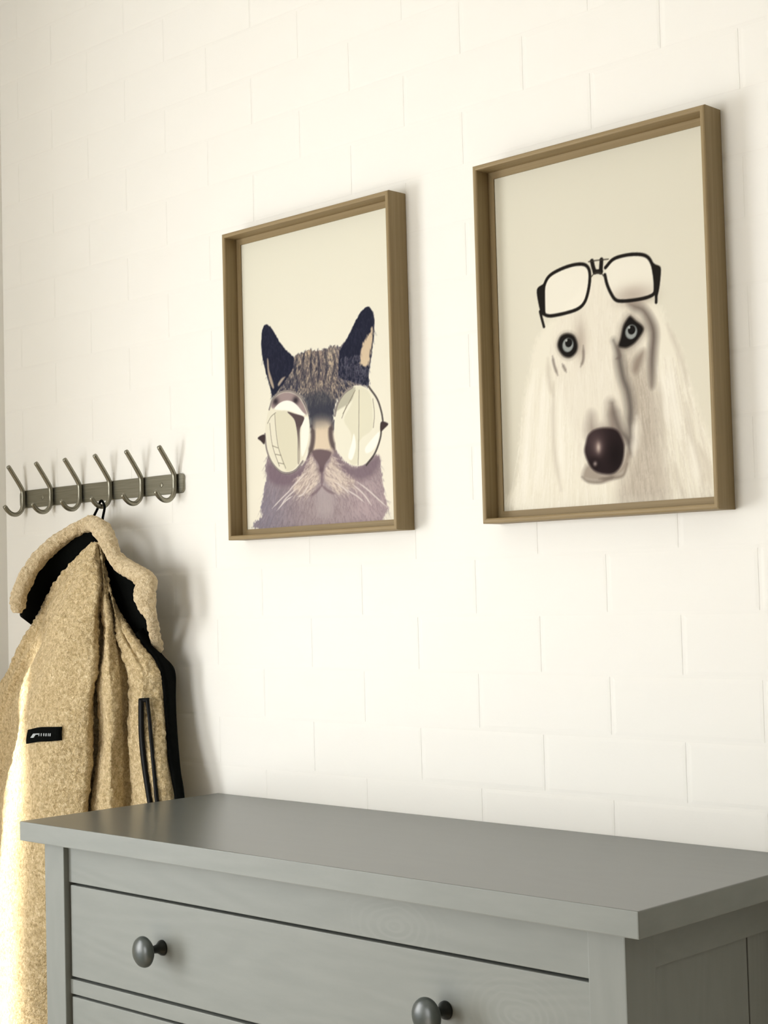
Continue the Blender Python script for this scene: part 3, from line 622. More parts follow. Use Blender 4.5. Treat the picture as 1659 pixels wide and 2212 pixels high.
def paint_dog():
    im = paper((226, 222, 204), (231, 225, 206))
    over(im, np.clip((60 - GU) / 70, 0, 1) * np.clip((GV - 120) / 250, 0, 1), (196, 190, 172), 0.6)
    down = math.pi / 2
    hm = mask_poly(DOG['hair'], 5, 3, 1); over(im, hm, (240, 234, 216))
    fl = lambda x, y: down + (x - 165) * -0.0012
    hl = hm * np.clip((GV - 240) / 60, 0, 1)
    fur(im, hl, 500, fl, 0.06, 60, (226, 218, 198), 0.45, 2); fur(im, hl, 420, fl, 0.06, 60, (250, 245, 232), 0.6, 3)
    rs = hl * (GU > 250); fur(im, rs, 110, fl, 0.08, 70, (212, 202, 184), 0.5, 4)
    hd = mask_poly(DOG['head'], 6, 2, 5); over(im, hd, (236, 229, 212), 0.9)
    fur(im, hd, 350, fl, 0.1, 26, (222, 213, 195), 0.4, 6); fur(im, hd, 300, fl, 0.1, 26, (246, 240, 226), 0.5, 7)
    fill(im, DOG['half'], (180, 168, 152), 14, 0.8)
    hf = mask_poly(DOG['half'], 8); fur(im, hf, 160, fl, 0.1, 34, (166, 154, 140), 0.35, 8); fur(im, hf, 200, fl, 0.1, 34, (226, 217, 200), 0.5, 9)
    fill(im, DOG['eyer'], (120, 108, 98), 12, 0.6); fill(im, DOG['shade'], (100, 89, 82), 6, 0.9); fill(im, DOG['patch'], (142, 128, 115), 5, 0.8)
    blob(im, DOGP['bm'], 24, (140, 124, 112), 0.7, 9)
    blob(im, DOGP['eyeshl'], 9, (176, 162, 146), 0.7, 26)
    for l in DOGL['streak']: stroke(im, l, (112, 104, 96), 12, 7, 0.85, True); stroke(im, l, (88, 80, 76), 4, 3, 0.5, True)
    for l in DOGL['thin']: stroke(im, l, (112, 100, 92), 3.2, 2, 0.8, True)
    for l in DOGL['strand']: stroke(im, l, (198, 188, 170), 6, 4, 0.55, True)
    for l in DOGL['light']: stroke(im, l, (252, 247, 234), 9, 5, 0.6, True)
    # nose and mouth
    fill(im, DOG['nosetop'], (134, 120, 110), 12, 0.85)
    fill(im, DOG['under'], (150, 137, 124), 4, 0.8)
    for l in DOGL['mouth']: stroke(im, l, (118, 106, 96), 3.5, 2.2, 0.75, True)
    fill(im, DOG['nose'], (40, 29, 30), 2.2); nm = mask_poly(DOG['nose'], 2.2)
    for key, r, c, a, ry in (('nh2', 18, (86, 70, 70), 0.7, 22), ('nhl', 7, (140, 120, 116), 0.8, 9), ('nost', 14, (26, 18, 18), 0.9, 22), ('nost2', 10, (30, 22, 22), 0.9, 9)):
        p = DOGP[key]; over(im, np.exp(-(((GU - p[0]) / r) ** 2 + ((GV - p[1]) / ry) ** 2)) * nm, c, a)
    blob(im, DOGP['nhl'], 3, (205, 188, 174), 0.85, 6); blob(im, DOGP['nh3'], 3, (170, 155, 148), 0.8, 3)
    # eyes
    for e, i, p in (('eyel', 'irisl', 'pupl'), ('eyer', 'irisr', 'pupr')):
        fill(im, DOG[e], (96, 84, 76), 6, 0.6); fill(im, DOG[e], (24, 20, 17), 2.0)
        disc(im, DOGP[i], 9.4, (104, 108, 106), 9.4); disc(im, DOGP[i], 8.0, (156, 160, 156), 8.4); disc(im, DOGP[p], 5.8, (22, 20, 18), 5.8)
        disc(im, (DOGP[p][0] - 3.5, DOGP[p][1] - 3.5), 1.5, (190, 192, 186))
    # glasses
    fill(im, DOG['lensl'], (246, 241, 226), 2, 0.75); fill(im, DOG['lensr'], (246, 241, 226), 2, 0.72)
    over(im, mask_poly(DOG['lensr'], 1.0) * np.exp(-(((GU - DOGP['bm'][0] + 6) / 30) ** 2 + ((GV - DOGP['bm'][1] + 6) / 12) ** 2)), (168, 152, 138), 0.6)
    over(im, mask_poly(DOG['lensl'], 1.0) * np.clip((GV - 215) / 60, 0, 1), (224, 216, 200), 0.5)
    INK = (30, 26, 22)
    for l in DOGL['gl']: stroke(im, l, INK, 4.6, 0.8)
    for l in DOGL['bridge']: stroke(im, l, INK, 6.0, 0.8)
    for l in DOGL['bridgethin']: stroke(im, l, (60, 54, 46), 1.6, 0.7, 0.9)
    for l in DOGL['tail']: stroke(im, l, INK, 4.0, 0.8, 1.0)
    fill(im, DOG['templ'], INK, 0.8); fill(im, DOG['tempr'], INK, 0.8)
    return im

make_frame(0.08053, 1.36464, 'oak framed print of a tabby cat in round glasses, beside the coat hooks', paint_cat(), 'print of a tabby cat wearing round mirrored glasses')
make_frame(0.60792, 1.36527, 'oak framed print of a long-haired white dog with black glasses on its forehead', paint_dog(), 'print of a white dog with black glasses pushed up')

# ---------------------------------------------------------------- coat rack
RX0, RX1, RZ0, RZ1 = -0.555, -0.069, 1.450, 1.483
rk = empty('coat_rack', ((RX0 + RX1) / 2, 0, RZ0))
tag(rk, 'brushed steel wall rack with six double coat hooks left of the pictures', 'coat rack')
RO = Vector(((RX0 + RX1) / 2, 0, RZ0))
def plate():
    w, h, r = (RX1 - RX0) / 2, (RZ1 - RZ0), 0.008
    pts = []
    for cx, cz, a0 in ((w - r, h - r, 0), (-w + r, h - r, 90), (-w + r, r, 180), (w - r, r, 270)):
        for k in range(6):
            t = math.radians(a0 + 18 * k); pts.append((cx + r * math.cos(t), cz + r * math.sin(t)))
    n = len(pts)
    V = [(x, -0.0005, z) for x, z in pts] + [(x, -0.0034, z) for x, z in pts] + [(x * 0.998, -0.0040, h / 2 + (z - h / 2) * 0.96) for x, z in pts]
    F = [tuple(range(n)), tuple(2 * n + i for i in range(n))]
    for l in (0, 1):
        for i in range(n): F.append((l * n + i, l * n + (i + 1) % n, (l + 1) * n + (i + 1) % n, (l + 1) * n + i))
    bm = bmesh.new(); me = mesh_of('plate', V, F); bm.from_mesh(me); bpy.data.meshes.remove(me)
    return bm_mesh('plate', bm)
obj('plate', plate(), M_STEEL, rk)
HOOK = [(0, -0.0400, 1.5275), (0, -0.0330, 1.5180), (0, -0.0185, 1.4975), (0, -0.0105, 1.4850), (0, -0.0085, 1.4780), (0, -0.0085, 1.4660), (0, -0.0090, 1.4560), (0, -0.0125, 1.4455), (0, -0.0215, 1.4385), (0, -0.0320, 1.4385), (0, -0.0410, 1.4440), (0, -0.0490, 1.4535)]
hp = crv(np.array(HOOK) - np.array([0, 0, RZ0]), np.linspace(0, len(HOOK) - 1, 56))
hook_me = tube('hook', hp, [0.0033] + [0.0042] * 54 + [0.0033], 14); hook_me.materials.append(M_STEEL)
HX = [-0.537 + 0.090 * k for k in range(6)]
for x in HX: obj('hook', hook_me, None, rk, (x - RO.x, 0, 0))
screw_me = lathe('screw', [(0.0005, -0.0052), (0.0030, -0.0052), (0.0040, -0.0046), (0.0042, -0.0040)], 16); screw_me.materials.append(M_STEEL)
for x in (-0.480, -0.128): obj('screw', screw_me, None, rk, (x - RO.x, 0, 0.0165))

# ---------------------------------------------------------------- fleece jacket
BODY = np.array([[[-0.2525, -0.06, 1.3745], [-0.2469, -0.063, 1.3743], [-0.2414, -0.066, 1.3741], [-0.2345, -0.069, 1.3738], [-0.2263, -0.072, 1.3734], [-0.2224, -0.072, 1.3733], [-0.2199, -0.07, 1.3732], [-0.2187, -0.068, 1.3731], [-0.2175, -0.066, 1.3731], [-0.2176, -0.064, 1.3731], [-0.2205, -0.06, 1.3732], [-0.2418, -0.045, 1.3732], [-0.2418, -0.05, 1.3732], [-0.2365, -0.052, 1.3739], [-0.2525, -0.052, 1.3745]], [[-0.2839, -0.066, 1.3534], [-0.2713, -0.071, 1.353], [-0.256, -0.077, 1.3525], [-0.2367, -0.084, 1.3519], [-0.2191, -0.088, 1.3513], [-0.2048, -0.086, 1.3508], [-0.2099, -0.072, 1.3509], [-0.2045, -0.074, 1.3507], [-0.2074, -0.07, 1.3508], [-0.2075, -0.068, 1.3508], [-0.2145, -0.062, 1.351], [-0.2442, -0.0411, 1.351], [-0.2484, -0.0452, 1.351], [-0.2492, -0.0478, 1.3522], [-0.2825, -0.0484, 1.3534]], [[-0.3302, -0.072, 1.3148], [-0.3159, -0.077, 1.3145], [-0.2989, -0.083, 1.3142], [-0.2607, -0.1, 1.3135], [-0.2224, -0.108, 1.3126], [-0.1811, -0.102, 1.3116], [-0.1947, -0.08, 1.3116], [-0.1812, -0.086, 1.3114], [-0.1843, -0.08, 1.3114], [-0.1845, -0.078, 1.3113], [-0.1984, -0.066, 1.3115], [-0.2437, -0.0341, 1.3115], [-0.2554, -0.0367, 1.3115], [-0.2643, -0.0403, 1.3131], [-0.3263, -0.0419, 1.3148]], [[-0.3806, -0.078, 1.2673], [-0.3603, -0.084, 1.2672], [-0.3388, -0.088, 1.2671], [-0.2795, -0.116, 1.2671], [-0.2243, -0.128, 1.2667], [-0.1709, -0.114, 1.2657], [-0.1849, -0.09, 1.2653], [-0.1582, -0.1, 1.2652], [-0.162, -0.086, 1.2649], [-0.1529, -0.088, 1.2648], [-0.1685, -0.07, 1.2646], [-0.2314, -0.0257, 1.2646], [-0.2521, -0.0265, 1.2646], [-0.2745, -0.0313, 1.2659], [-0.3737, -0.0341, 1.2673]], [[-0.4223, -0.08, 1.2187], [-0.3928, -0.088, 1.219], [-0.3612, -0.09, 1.2191], [-0.285, -0.128, 1.2206], [-0.2224, -0.143, 1.2211], [-0.1621, -0.124, 1.2204], [-0.1791, -0.098, 1.2194], [-0.142, -0.11, 1.2199], [-0.144, -0.09, 1.2191], [-0.1263, -0.09, 1.2191], [-0.1203, -0.072, 1.2184], [-0.198, -0.0173, 1.2184], [-0.2277, -0.0163, 1.2184], [-0.2713, -0.0223, 1.2186], [-0.4124, -0.0263, 1.2187]], [[-0.4743, -0.078, 1.1606], [-0.441, -0.088, 1.1616], [-0.4058, -0.09, 1.1623], [-0.3162, -0.134, 1.1658], [-0.2342, -0.156, 1.1682], [-0.1603, -0.131, 1.1679], [-0.1789, -0.103, 1.1661], [-0.1328, -0.116, 1.1675], [-0.1276, -0.093, 1.1663], [-0.0884, -0.088, 1.1666], [-0.0699, -0.06, 1.1654], [-0.131, -0.017, 1.1654], [-0.161, -0.016, 1.1654], [-0.2721, -0.022, 1.163], [-0.4643, -0.026, 1.1606]], [[-0.5523, -0.074, 1.1003], [-0.4934, -0.086, 1.1028], [-0.4365, -0.09, 1.1046], [-0.3338, -0.14, 1.1109], [-0.2438, -0.165, 1.1151], [-0.1625, -0.136, 1.1155], [-0.1814, -0.107, 1.113], [-0.1264, -0.12, 1.1154], [-0.1204, -0.094, 1.1138], [-0.0804, -0.086, 1.1144], [-0.0658, -0.056, 1.1128], [-0.1212, -0.017, 1.1128], [-0.1512, -0.016, 1.1128], [-0.309, -0.022, 1.1065], [-0.5423, -0.026, 1.1003]], [[-0.585, -0.072, 1.022], [-0.5382, -0.084, 1.0261], [-0.4622, -0.09, 1.0301], [-0.3491, -0.146, 1.0401], [-0.2481, -0.176, 1.0474], [-0.1626, -0.141, 1.0483], [-0.1844, -0.11, 1.0447], [-0.1218, -0.123, 1.0487], [-0.1187, -0.094, 1.0463], [-0.0675, -0.09, 1.0483], [-0.0519, -0.062, 1.0467], [-0.1158, -0.017, 1.0467], [-0.1458, -0.016, 1.0467], [-0.3282, -0.022, 1.0343], [-0.575, -0.026, 1.022]], [[-0.585, -0.07, 0.9165], [-0.56, -0.084, 0.9231], [-0.5, -0.092, 0.9295], [-0.3765, -0.152, 0.9449], [-0.2463, -0.186, 0.9578], [-0.1711, -0.145, 0.9585], [-0.196, -0.112, 0.9531], [-0.1256, -0.124, 0.9594], [-0.123, -0.092, 0.956], [-0.0566, -0.094, 0.9609], [-0.0302, -0.07, 0.9601], [-0.1055, -0.017, 0.9601], [-0.1355, -0.016, 0.9601], [-0.3404, -0.022, 0.9383], [-0.575, -0.026, 0.9165]], [[-0.585, -0.07, 0.7767], [-0.56, -0.084, 0.7852], [-0.5, -0.094, 0.7949], [-0.3967, -0.156, 0.8178], [-0.2486, -0.192, 0.8381], [-0.1808, -0.147, 0.8386], [-0.2046, -0.114, 0.8314], [-0.1318, -0.124, 0.8403], [-0.1254, -0.092, 0.8363], [-0.0543, -0.094, 0.8439], [-0.0245, -0.07, 0.8435], [-0.0998, -0.017, 0.8435], [-0.1298, -0.016, 0.8435], [-0.3515, -0.022, 0.8101], [-0.575, -0.026, 0.7767]], [[-0.585, -0.07, 0.6282], [-0.56, -0.084, 0.6394], [-0.5, -0.094, 0.6517], [-0.4177, -0.156, 0.6817], [-0.2653, -0.194, 0.7091], [-0.1921, -0.148, 0.7109], [-0.2162, -0.114, 0.7015], [-0.1434, -0.122, 0.7129], [-0.1321, -0.09, 0.7087], [-0.0611, -0.09, 0.7183], [-0.0264, -0.068, 0.7191], [-0.0988, -0.017, 0.7191], [-0.1288, -0.016, 0.7191], [-0.3625, -0.022, 0.6736], [-0.575, -0.026, 0.6282]], [[-0.585, -0.07, 0.472], [-0.56, -0.084, 0.4858], [-0.5, -0.094, 0.5011], [-0.4367, -0.152, 0.5364], [-0.2889, -0.19, 0.5698], [-0.2084, -0.144, 0.5737], [-0.2284, -0.112, 0.5634], [-0.1555, -0.118, 0.5772], [-0.1414, -0.088, 0.5732], [-0.0705, -0.086, 0.5849], [-0.0333, -0.064, 0.5865], [-0.1001, -0.017, 0.5865], [-0.1301, -0.016, 0.5865], [-0.3712, -0.022, 0.5293], [-0.575, -0.026, 0.472]], [[-0.585, -0.07, 0.3272], [-0.56, -0.082, 0.3424], [-0.5, -0.092, 0.3605], [-0.4507, -0.14, 0.397], [-0.3169, -0.176, 0.4334], [-0.2524, -0.156, 0.4416], [-0.2458, -0.108, 0.431], [-0.1753, -0.112, 0.4464], [-0.1583, -0.084, 0.4429], [-0.0871, -0.08, 0.4565], [-0.0436, -0.06, 0.4604], [-0.1047, -0.017, 0.4604], [-0.1347, -0.016, 0.4604], [-0.3749, -0.022, 0.3938], [-0.575, -0.026, 0.3272]]])
jk = empty('fleece_jacket', (-0.27, -0.09, 0.42))
tag(jk, 'tan sherpa fleece jacket with black lining hanging from the coat rack', 'jacket')
JO = np.array([-0.27, -0.09, 0.42])

def fuzz(V, N, amp=0.0028, keep=None):
    n = 0.55 * np.abs(vnoise(V, 120, 1) * 2 - 1) + 0.40 * vnoise(V, 230, 2) + 0.2 * vnoise(V, 42, 3)
    d = (n - 0.45) * 2 * amp
    return V + N * d[:, None]

def grid_mesh(name, G, closed_u=False, cap_v=False, amp=0.0):
    """G (nv,nu,3) -> mesh; optional fuzz along the normals"""
    nv, nu = G.shape[:2]
    if closed_u: du = np.roll(G, -1, 1) - np.roll(G, 1, 1)
    else: du = np.gradient(G, axis=1)
    dv = np.gradient(G, axis=0)
    N = np.cross(du, dv); L = np.linalg.norm(N, axis=2, keepdims=True); N = N / np.maximum(L, 1e-9)
    V = G.reshape(-1, 3); Nf = N.reshape(-1, 3)
    c = V.mean(0)
    if amp:
        # outwards
        sgn = np.sign(np.sum(Nf * (V - c), 1).sum()); V = fuzz(V, Nf * sgn, amp)
    idx = np.arange(nv * nu).reshape(nv, nu)
    j2 = np.roll(idx, -1, 1) if closed_u else idx[:, 1:]
    A = idx if closed_u else idx[:, :-1]
    F = [tuple(f) for f in np.stack([A[:-1], j2[:-1], j2[1:], A[1:]], -1).reshape(-1, 4)]
    if cap_v:
        F.append(tuple(idx[0])); F.append(tuple(idx[-1][::-1]))
    bm = bmesh.new(); me = mesh_of(name, V - JO, F); bm.from_mesh(me); bpy.data.meshes.remove(me)
    return bm_mesh(name, bm, True)

vs = []
nrow = len(BODY)
ts = np.concatenate([np.linspace(0, 8, 230, endpoint=False), np.linspace(8, nrow - 1, 110)])
cols = np.stack([crv(BODY[:, j], ts) for j in range(BODY.shape[1])], 1)
us = np.concatenate([np.linspace(0, 10, 190, endpoint=False), np.linspace(10, BODY.shape[1], 36, endpoint=False)])
G = np.stack([crv(cols[k], us, closed=True) for k in range(len(ts))], 0)
_du = np.roll(G, -1, 1) - np.roll(G, 1, 1); _dv = np.gradient(G, axis=0); _N = np.cross(_du, _dv); _N /= np.maximum(np.linalg.norm(_N, axis=2, keepdims=True), 1e-9)
if (_N.reshape(-1, 3) * (G - G.mean((0, 1))).reshape(-1, 3)).sum() < 0: _N = -_N
_u = us[None, :]; _t = ts[:, None]
crease = 0.026 * np.exp(-((_u - 6.0) / 0.09) ** 2) * np.clip(_t / 2.0, 0, 1) + 0.020 * np.exp(-((_u - 8.0) / 0.10) ** 2) * np.clip((_t - 0.8) / 2.0, 0, 1)
crease = crease + 0.007 * np.exp(-((_u - 8.8 - 0.25 * (_t - 3.5)) / 0.10) ** 2) * np.clip(1 - np.abs(_t - 4.2) / 1.6, 0, 1)
crease = crease + 0.004 * np.sin(_t * 2.3 + _u * 1.7) * np.sin(_u * 3.1 + 0.8) * np.clip(_t / 3, 0, 1) * (_u < 10)
G = G - _N * crease[..., None]
obj('body', grid_mesh('body', G, True, True, 0.0030), M_SHERPA, jk)

def roll(name, path, half_w, half_t, mat, amp=0.0, nv=120, nu=26):
    """flattened padded roll along a 3-D path: half_w across (in the plane facing the room), half_t thick"""
    P = crv(path, np.linspace(0, len(path) - 1, nv))
    hw = crv(np.array(half_w)[:, None], np.linspace(0, len(path) - 1, nv))[:, 0]
    ht = crv(np.array(half_t)[:, None], np.linspace(0, len(path) - 1, nv))[:, 0]
    T = np.gradient(P, axis=0); T /= np.linalg.norm(T, axis=1)[:, None]
    out = np.array([0.55, -0.83, 0.1]); out /= np.linalg.norm(out)
    rows = []
    for k in range(nv):
        a = np.cross(T[k], out); a /= np.linalg.norm(a); b = np.cross(a, T[k])
        e = min(1.0, math.sin(math.pi * min(max(k / (nv - 1), 0.0), 1.0)) * 6 + 0.12) if True else 1
        t = 2 * math.pi * np.arange(nu) / nu
        c, s = np.cos(t), np.sin(t)
        rows.append(P[k] + e * (hw[k] * np.sign(c)[:, None] * (np.abs(c) ** 0.8)[:, None] * a + ht[k] * np.sign(s)[:, None] * (np.abs(s) ** 0.8)[:, None] * b))
    return obj(name, grid_mesh(name, np.array(rows), True, True, amp), mat, jk)

def sheet(name, A, B, mat, thick=0.003, nv=60, nu=12, sag=0.0, parent=jk):
    """cloth between two 3-D edge curves, with real thickness"""
    a = crv(A, np.linspace(0, len(A) - 1, nv)); b = crv(B, np.linspace(0, len(B) - 1, nv))
    s = np.linspace(0, 1, nu)[None, :, None]
    Gf = a[:, None] * (1 - s) + b[:, None] * s
    du = np.gradient(Gf, axis=1); dv = np.gradient(Gf, axis=0); N = np.cross(du, dv); N /= np.maximum(np.linalg.norm(N, axis=2, keepdims=True), 1e-9)
    if (N.reshape(-1, 3) @ np.array([0.7, -0.7, 0])).sum() < 0: N = -N
    Gf = Gf - N * (sag * np.sin(math.pi * s))
    Gb = Gf - N * thick
    ring = np.concatenate([Gf, Gb[:, ::-1]], 1)
    return obj(name, grid_mesh(name, ring, True, True), mat, parent)

J = {'col_l': [[-0.2503, -0.05, 1.4057], [-0.2718, -0.05, 1.4061], [-0.2942, -0.058, 1.3996], [-0.3245, -0.072, 1.3834], [-0.3453, -0.09, 1.3621], [-0.3579, -0.108, 1.3358], [-0.3621, -0.122, 1.3106], [-0.3639, -0.132, 1.2888], [-0.3611, -0.136, 1.2693], [-0.3596, -0.134, 1.2565]], 'col_l_w': [0.013090277777777777, 0.013090277777777777, 0.011831597222222223, 0.012586805555555556, 0.013090277777777777, 0.013090277777777777, 0.013090277777777777, 0.013090277777777777, 0.012083333333333333, 0.010069444444444443], 'col_l_t': [0.014, 0.014, 0.014, 0.014, 0.014, 0.014, 0.014, 0.014, 0.014, 0.014], 'col_r': [[-0.2666, -0.055, 1.4088], [-0.2394, -0.062, 1.4051], [-0.1946, -0.078, 1.3915], [-0.1655, -0.086, 1.3689], [-0.1505, -0.084, 1.3451], [-0.1325, -0.08, 1.3301], [-0.0949, -0.08, 1.3154], [-0.074, -0.08, 1.3034], [-0.0752, -0.083, 1.285], [-0.0673, -0.086, 1.2655], [-0.0608, -0.082, 1.248], [-0.0752, -0.066, 1.2248], [-0.0943, -0.045, 1.1988], [-0.1079, -0.032, 1.1871]], 'col_r_w': [0.013090277777777777, 0.01384548611111111, 0.015607638888888888, 0.01384548611111111, 0.013090277777777777, 0.014600694444444444, 0.014600694444444444, 0.01611111111111111, 0.018628472222222223, 0.015607638888888888, 0.009565972222222222, 0.009565972222222222, 0.0090625, 0.007552083333333333], 'col_r_t': [0.014, 0.014, 0.014, 0.013, 0.013, 0.013, 0.013, 0.013, 0.012, 0.011, 0.009, 0.008, 0.007, 0.006], 'lin_l_a': [[-0.2622, -0.05, 1.3982], [-0.2904, -0.058, 1.3948], [-0.3235, -0.07, 1.3776], [-0.3432, -0.086, 1.3573], [-0.3559, -0.104, 1.3311], [-0.3602, -0.118, 1.3], [-0.3653, -0.126, 1.2702], [-0.3657, -0.126, 1.2564]], 'lin_l_b': [[-0.2561, -0.052, 1.3795], [-0.2746, -0.053, 1.3664], [-0.3054, -0.054, 1.3466], [-0.3368, -0.055, 1.3254], [-0.3663, -0.057, 1.3014], [-0.3966, -0.06, 1.2737], [-0.4186, -0.062, 1.249], [-0.431, -0.063, 1.2336]], 'lin_r_a': [[-0.2594, -0.052, 1.3981], [-0.2218, -0.06, 1.3781], [-0.1852, -0.072, 1.354], [-0.1708, -0.076, 1.3401], [-0.1491, -0.076, 1.3228], [-0.1193, -0.074, 1.3098], [-0.0909, -0.074, 1.2971], [-0.0985, -0.074, 1.283], [-0.0963, -0.076, 1.2699], [-0.0841, -0.076, 1.2611], [-0.079, -0.072, 1.25], [-0.0872, -0.062, 1.2345], [-0.1026, -0.05, 1.2165], [-0.1149, -0.036, 1.1983]], 'lin_r_b': [[-0.2542, -0.056, 1.384], [-0.2398, -0.057, 1.3674], [-0.2301, -0.058, 1.3488], [-0.2228, -0.059, 1.3303], [-0.2144, -0.06, 1.3097], [-0.2041, -0.061, 1.2891], [-0.1921, -0.062, 1.2687], [-0.1777, -0.062, 1.2506], [-0.1596, -0.062, 1.2348], [-0.1413, -0.061, 1.2181], [-0.1195, -0.06, 1.2015], [-0.1124, -0.056, 1.1926], [-0.1088, -0.052, 1.188], [-0.1069, -0.048, 1.1856]], 'zip_a': [[-0.1086, -0.0766, 1.2213], [-0.0944, -0.0706, 1.2062], [-0.0634, -0.0629, 1.1709], [-0.0583, -0.0573, 1.1285], [-0.0497, -0.0593, 1.072], [-0.0351, -0.0685, 1.0206], [-0.0221, -0.0712, 0.9635], [-0.0162, -0.0717, 0.8442], [-0.019, -0.069, 0.7195], [-0.0267, -0.0662, 0.5721]], 'zip_b': [[-0.1139, -0.05, 1.2328], [-0.1103, -0.042, 1.2058], [-0.1007, -0.028, 1.1816], [-0.0835, -0.018, 1.1569], [-0.0725, -0.026, 1.1113], [-0.0587, -0.036, 1.0741], [-0.0358, -0.05, 1.0175], [-0.0132, -0.062, 0.9604], [-0.004, -0.064, 0.8447], [-0.0059, -0.062, 0.7208], [-0.0133, -0.058, 0.5742]], 'pk1a': [[-0.0827, -0.0947, 1.1145], [-0.0805, -0.0972, 1.0837], [-0.0771, -0.0993, 1.0515], [-0.0695, -0.1008, 1.0092], [-0.0574, -0.1014, 0.9587], [-0.052, -0.1008, 0.9356]], 'pk1b': [[-0.0757, -0.091, 1.1148], [-0.0725, -0.0947, 1.0841], [-0.0687, -0.0976, 1.052], [-0.0609, -0.0994, 1.0097], [-0.0498, -0.0998, 0.9591], [-0.0453, -0.0989, 0.9359]], 'pk2a': [[-0.0724, -0.0884, 1.1148], [-0.0655, -0.09, 1.0844], [-0.0592, -0.0925, 1.0523], [-0.052, -0.0948, 1.0166], [-0.0422, -0.0972, 0.9594], [-0.0391, -0.0969, 0.9362]], 'pk2b': [[-0.0684, -0.0847, 1.1147], [-0.0615, -0.0864, 1.0844], [-0.0547, -0.0891, 1.0524], [-0.047, -0.092, 1.0168], [-0.0369, -0.0947, 0.9596], [-0.0334, -0.0946, 0.9364]], 'pkea': [[-0.0819, -0.0945, 1.116], [-0.0682, -0.0845, 1.1168]], 'pkeb': [[-0.0818, -0.0951, 1.1093], [-0.0675, -0.0853, 1.11]], 'lab_a': [[-0.2709, -0.1801, 1.0646], [-0.2397, -0.1796, 1.07], [-0.2156, -0.1744, 1.0711], [-0.1946, -0.1668, 1.0716]], 'lab_b': [[-0.2724, -0.1832, 1.0419], [-0.2383, -0.1835, 1.0469], [-0.2141, -0.1774, 1.0481], [-0.1929, -0.1686, 1.05]], 'lab_marks': [[[-0.2566, -0.185, 1.0526], [-0.2486, -0.1848, 1.0529], [-0.2425, -0.1829, 1.0597], [-0.2507, -0.1835, 1.0594], [-0.2566, -0.1837, 1.0524], [-0.2486, -0.1835, 1.0527], [-0.2426, -0.1816, 1.0595], [-0.2507, -0.1822, 1.0592]], [[-0.2507, -0.1835, 1.0594], [-0.2348, -0.182, 1.0605], [-0.2347, -0.1821, 1.0587], [-0.2511, -0.1842, 1.0572], [-0.2507, -0.1822, 1.0592], [-0.235, -0.1807, 1.0603], [-0.2349, -0.1808, 1.0585], [-0.2511, -0.1829, 1.0571]], [[-0.2356, -0.1834, 1.056], [-0.2345, -0.1823, 1.0561], [-0.2346, -0.1818, 1.0606], [-0.2355, -0.183, 1.0605], [-0.2359, -0.1821, 1.0558], [-0.2347, -0.1811, 1.056], [-0.2348, -0.1806, 1.0604], [-0.2358, -0.1818, 1.0603]], [[-0.2302, -0.1826, 1.0561], [-0.2292, -0.1814, 1.0562], [-0.2293, -0.1809, 1.0607], [-0.2318, -0.1812, 1.0605], [-0.2304, -0.1814, 1.056], [-0.2295, -0.1802, 1.0561], [-0.2296, -0.1797, 1.0606], [-0.232, -0.18, 1.0603]], [[-0.2262, -0.1805, 1.0561], [-0.2238, -0.1802, 1.0563], [-0.2239, -0.1797, 1.0608], [-0.2263, -0.18, 1.0606], [-0.2265, -0.1793, 1.056], [-0.2241, -0.1789, 1.0562], [-0.2242, -0.1784, 1.0606], [-0.2266, -0.1788, 1.0604]], [[-0.2212, -0.1795, 1.0562], [-0.2188, -0.1791, 1.0564], [-0.2189, -0.1786, 1.0609], [-0.2212, -0.179, 1.0607], [-0.2215, -0.1783, 1.0561], [-0.2192, -0.1779, 1.0563], [-0.2193, -0.1774, 1.0607], [-0.2216, -0.1778, 1.0605]], [[-0.2162, -0.1784, 1.0563], [-0.2151, -0.1774, 1.0564], [-0.2152, -0.1769, 1.0609], [-0.2163, -0.178, 1.0608], [-0.2166, -0.1772, 1.0561], [-0.2155, -0.1761, 1.0563], [-0.2156, -0.1756, 1.0607], [-0.2167, -0.1767, 1.0606]], [[-0.2131, -0.1772, 1.0563], [-0.2109, -0.1768, 1.0565], [-0.211, -0.1763, 1.061], [-0.2132, -0.1767, 1.0608], [-0.2135, -0.176, 1.0561], [-0.2113, -0.1755, 1.0563], [-0.2114, -0.1751, 1.0608], [-0.2136, -0.1755, 1.0606]]], 'loop': [[-0.279, -0.044, 1.406], [-0.2775, -0.034, 1.424], [-0.276, -0.0275, 1.4365], [-0.27, -0.0268, 1.4466], [-0.264, -0.0268, 1.4466], [-0.258, -0.0268, 1.4365], [-0.2565, -0.031, 1.422], [-0.255, -0.036, 1.406]]}
roll('collar', np.array(J['col_l']), J['col_l_w'], J['col_l_t'], M_COLLAR, 0.0026)
roll('collar', np.array(J['col_r']), J['col_r_w'], J['col_r_t'], M_COLLAR, 0.0026, 150)
sheet('collar_lining', J['lin_l_a'], J['lin_l_b'], M_BLACK, 0.004, 60, 12, 0.006)
sheet('collar_lining', J['lin_r_a'], J['lin_r_b'], M_BLACK, 0.004, 60, 12, 0.006)
sheet('zip_band', J['zip_a'], J['zip_b'], M_BLACK, 0.006, 80, 6, -0.002)
for a, b in (('pk1a', 'pk1b'), ('pk2a', 'pk2b')):
    sheet('pocket_zip', J[a], J[b], M_ZIP, 0.004, 50, 4, -0.0012)
sheet('pocket_end', J['pkea'], J['pkeb'], M_ZIP, 0.004, 6, 4, -0.001)
lab = sheet('sleeve_label', J['lab_a'], J['lab_b'], M_BLACK, 0.003, 8, 16, -0.001)
lab['label'] = 'black sleeve label with a small pale woven wordmark'
LG = np.array(J['lab_marks'])
bmv, bmf = [], []
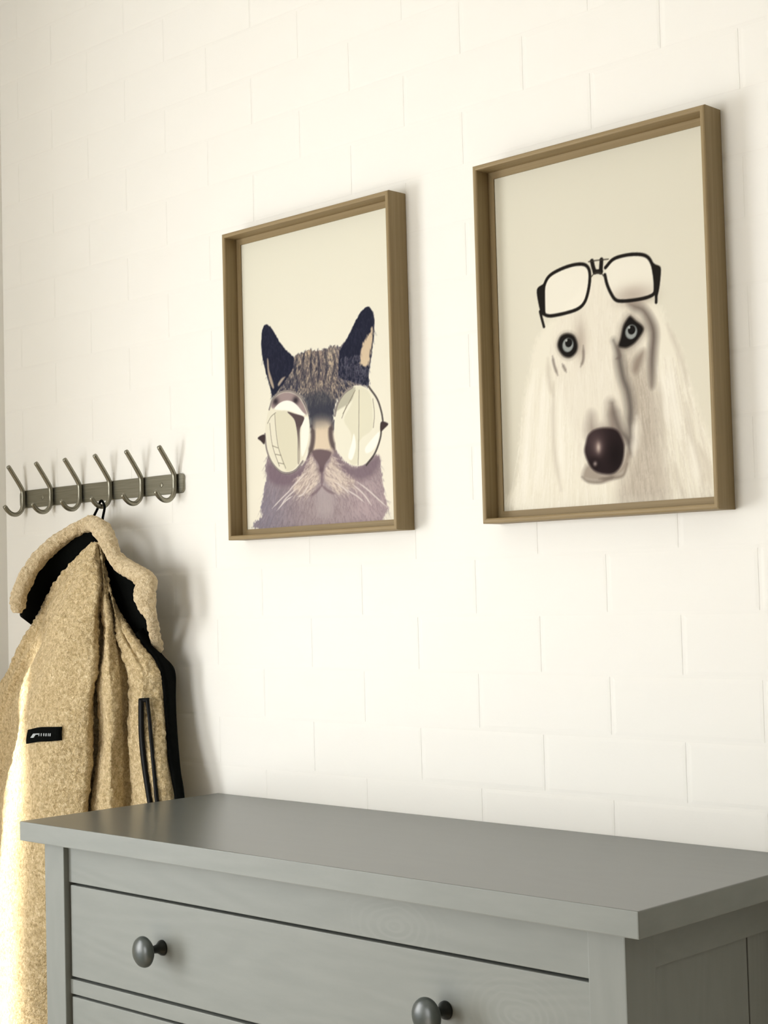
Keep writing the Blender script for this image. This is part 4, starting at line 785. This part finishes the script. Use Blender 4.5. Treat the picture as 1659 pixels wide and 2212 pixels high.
for q in LG:
    n = len(bmv); bmv += [tuple(np.array(v) - JO) for v in q]
    bmf += [tuple(n + i for i in f) for f in ((0, 1, 2, 3), (4, 5, 6, 7), (0, 1, 5, 4), (1, 2, 6, 5), (2, 3, 7, 6), (3, 0, 4, 7))]
wm = obj('wordmark', mesh_of('wordmark', bmv, bmf), M_THREAD, lab)
lp = crv(np.array(J['loop']) - JO, np.linspace(0, len(J['loop']) - 1, 40))
obj('hanging_loop', tube('hanging_loop', lp, 0.0022, 10), M_BLACK, jk)
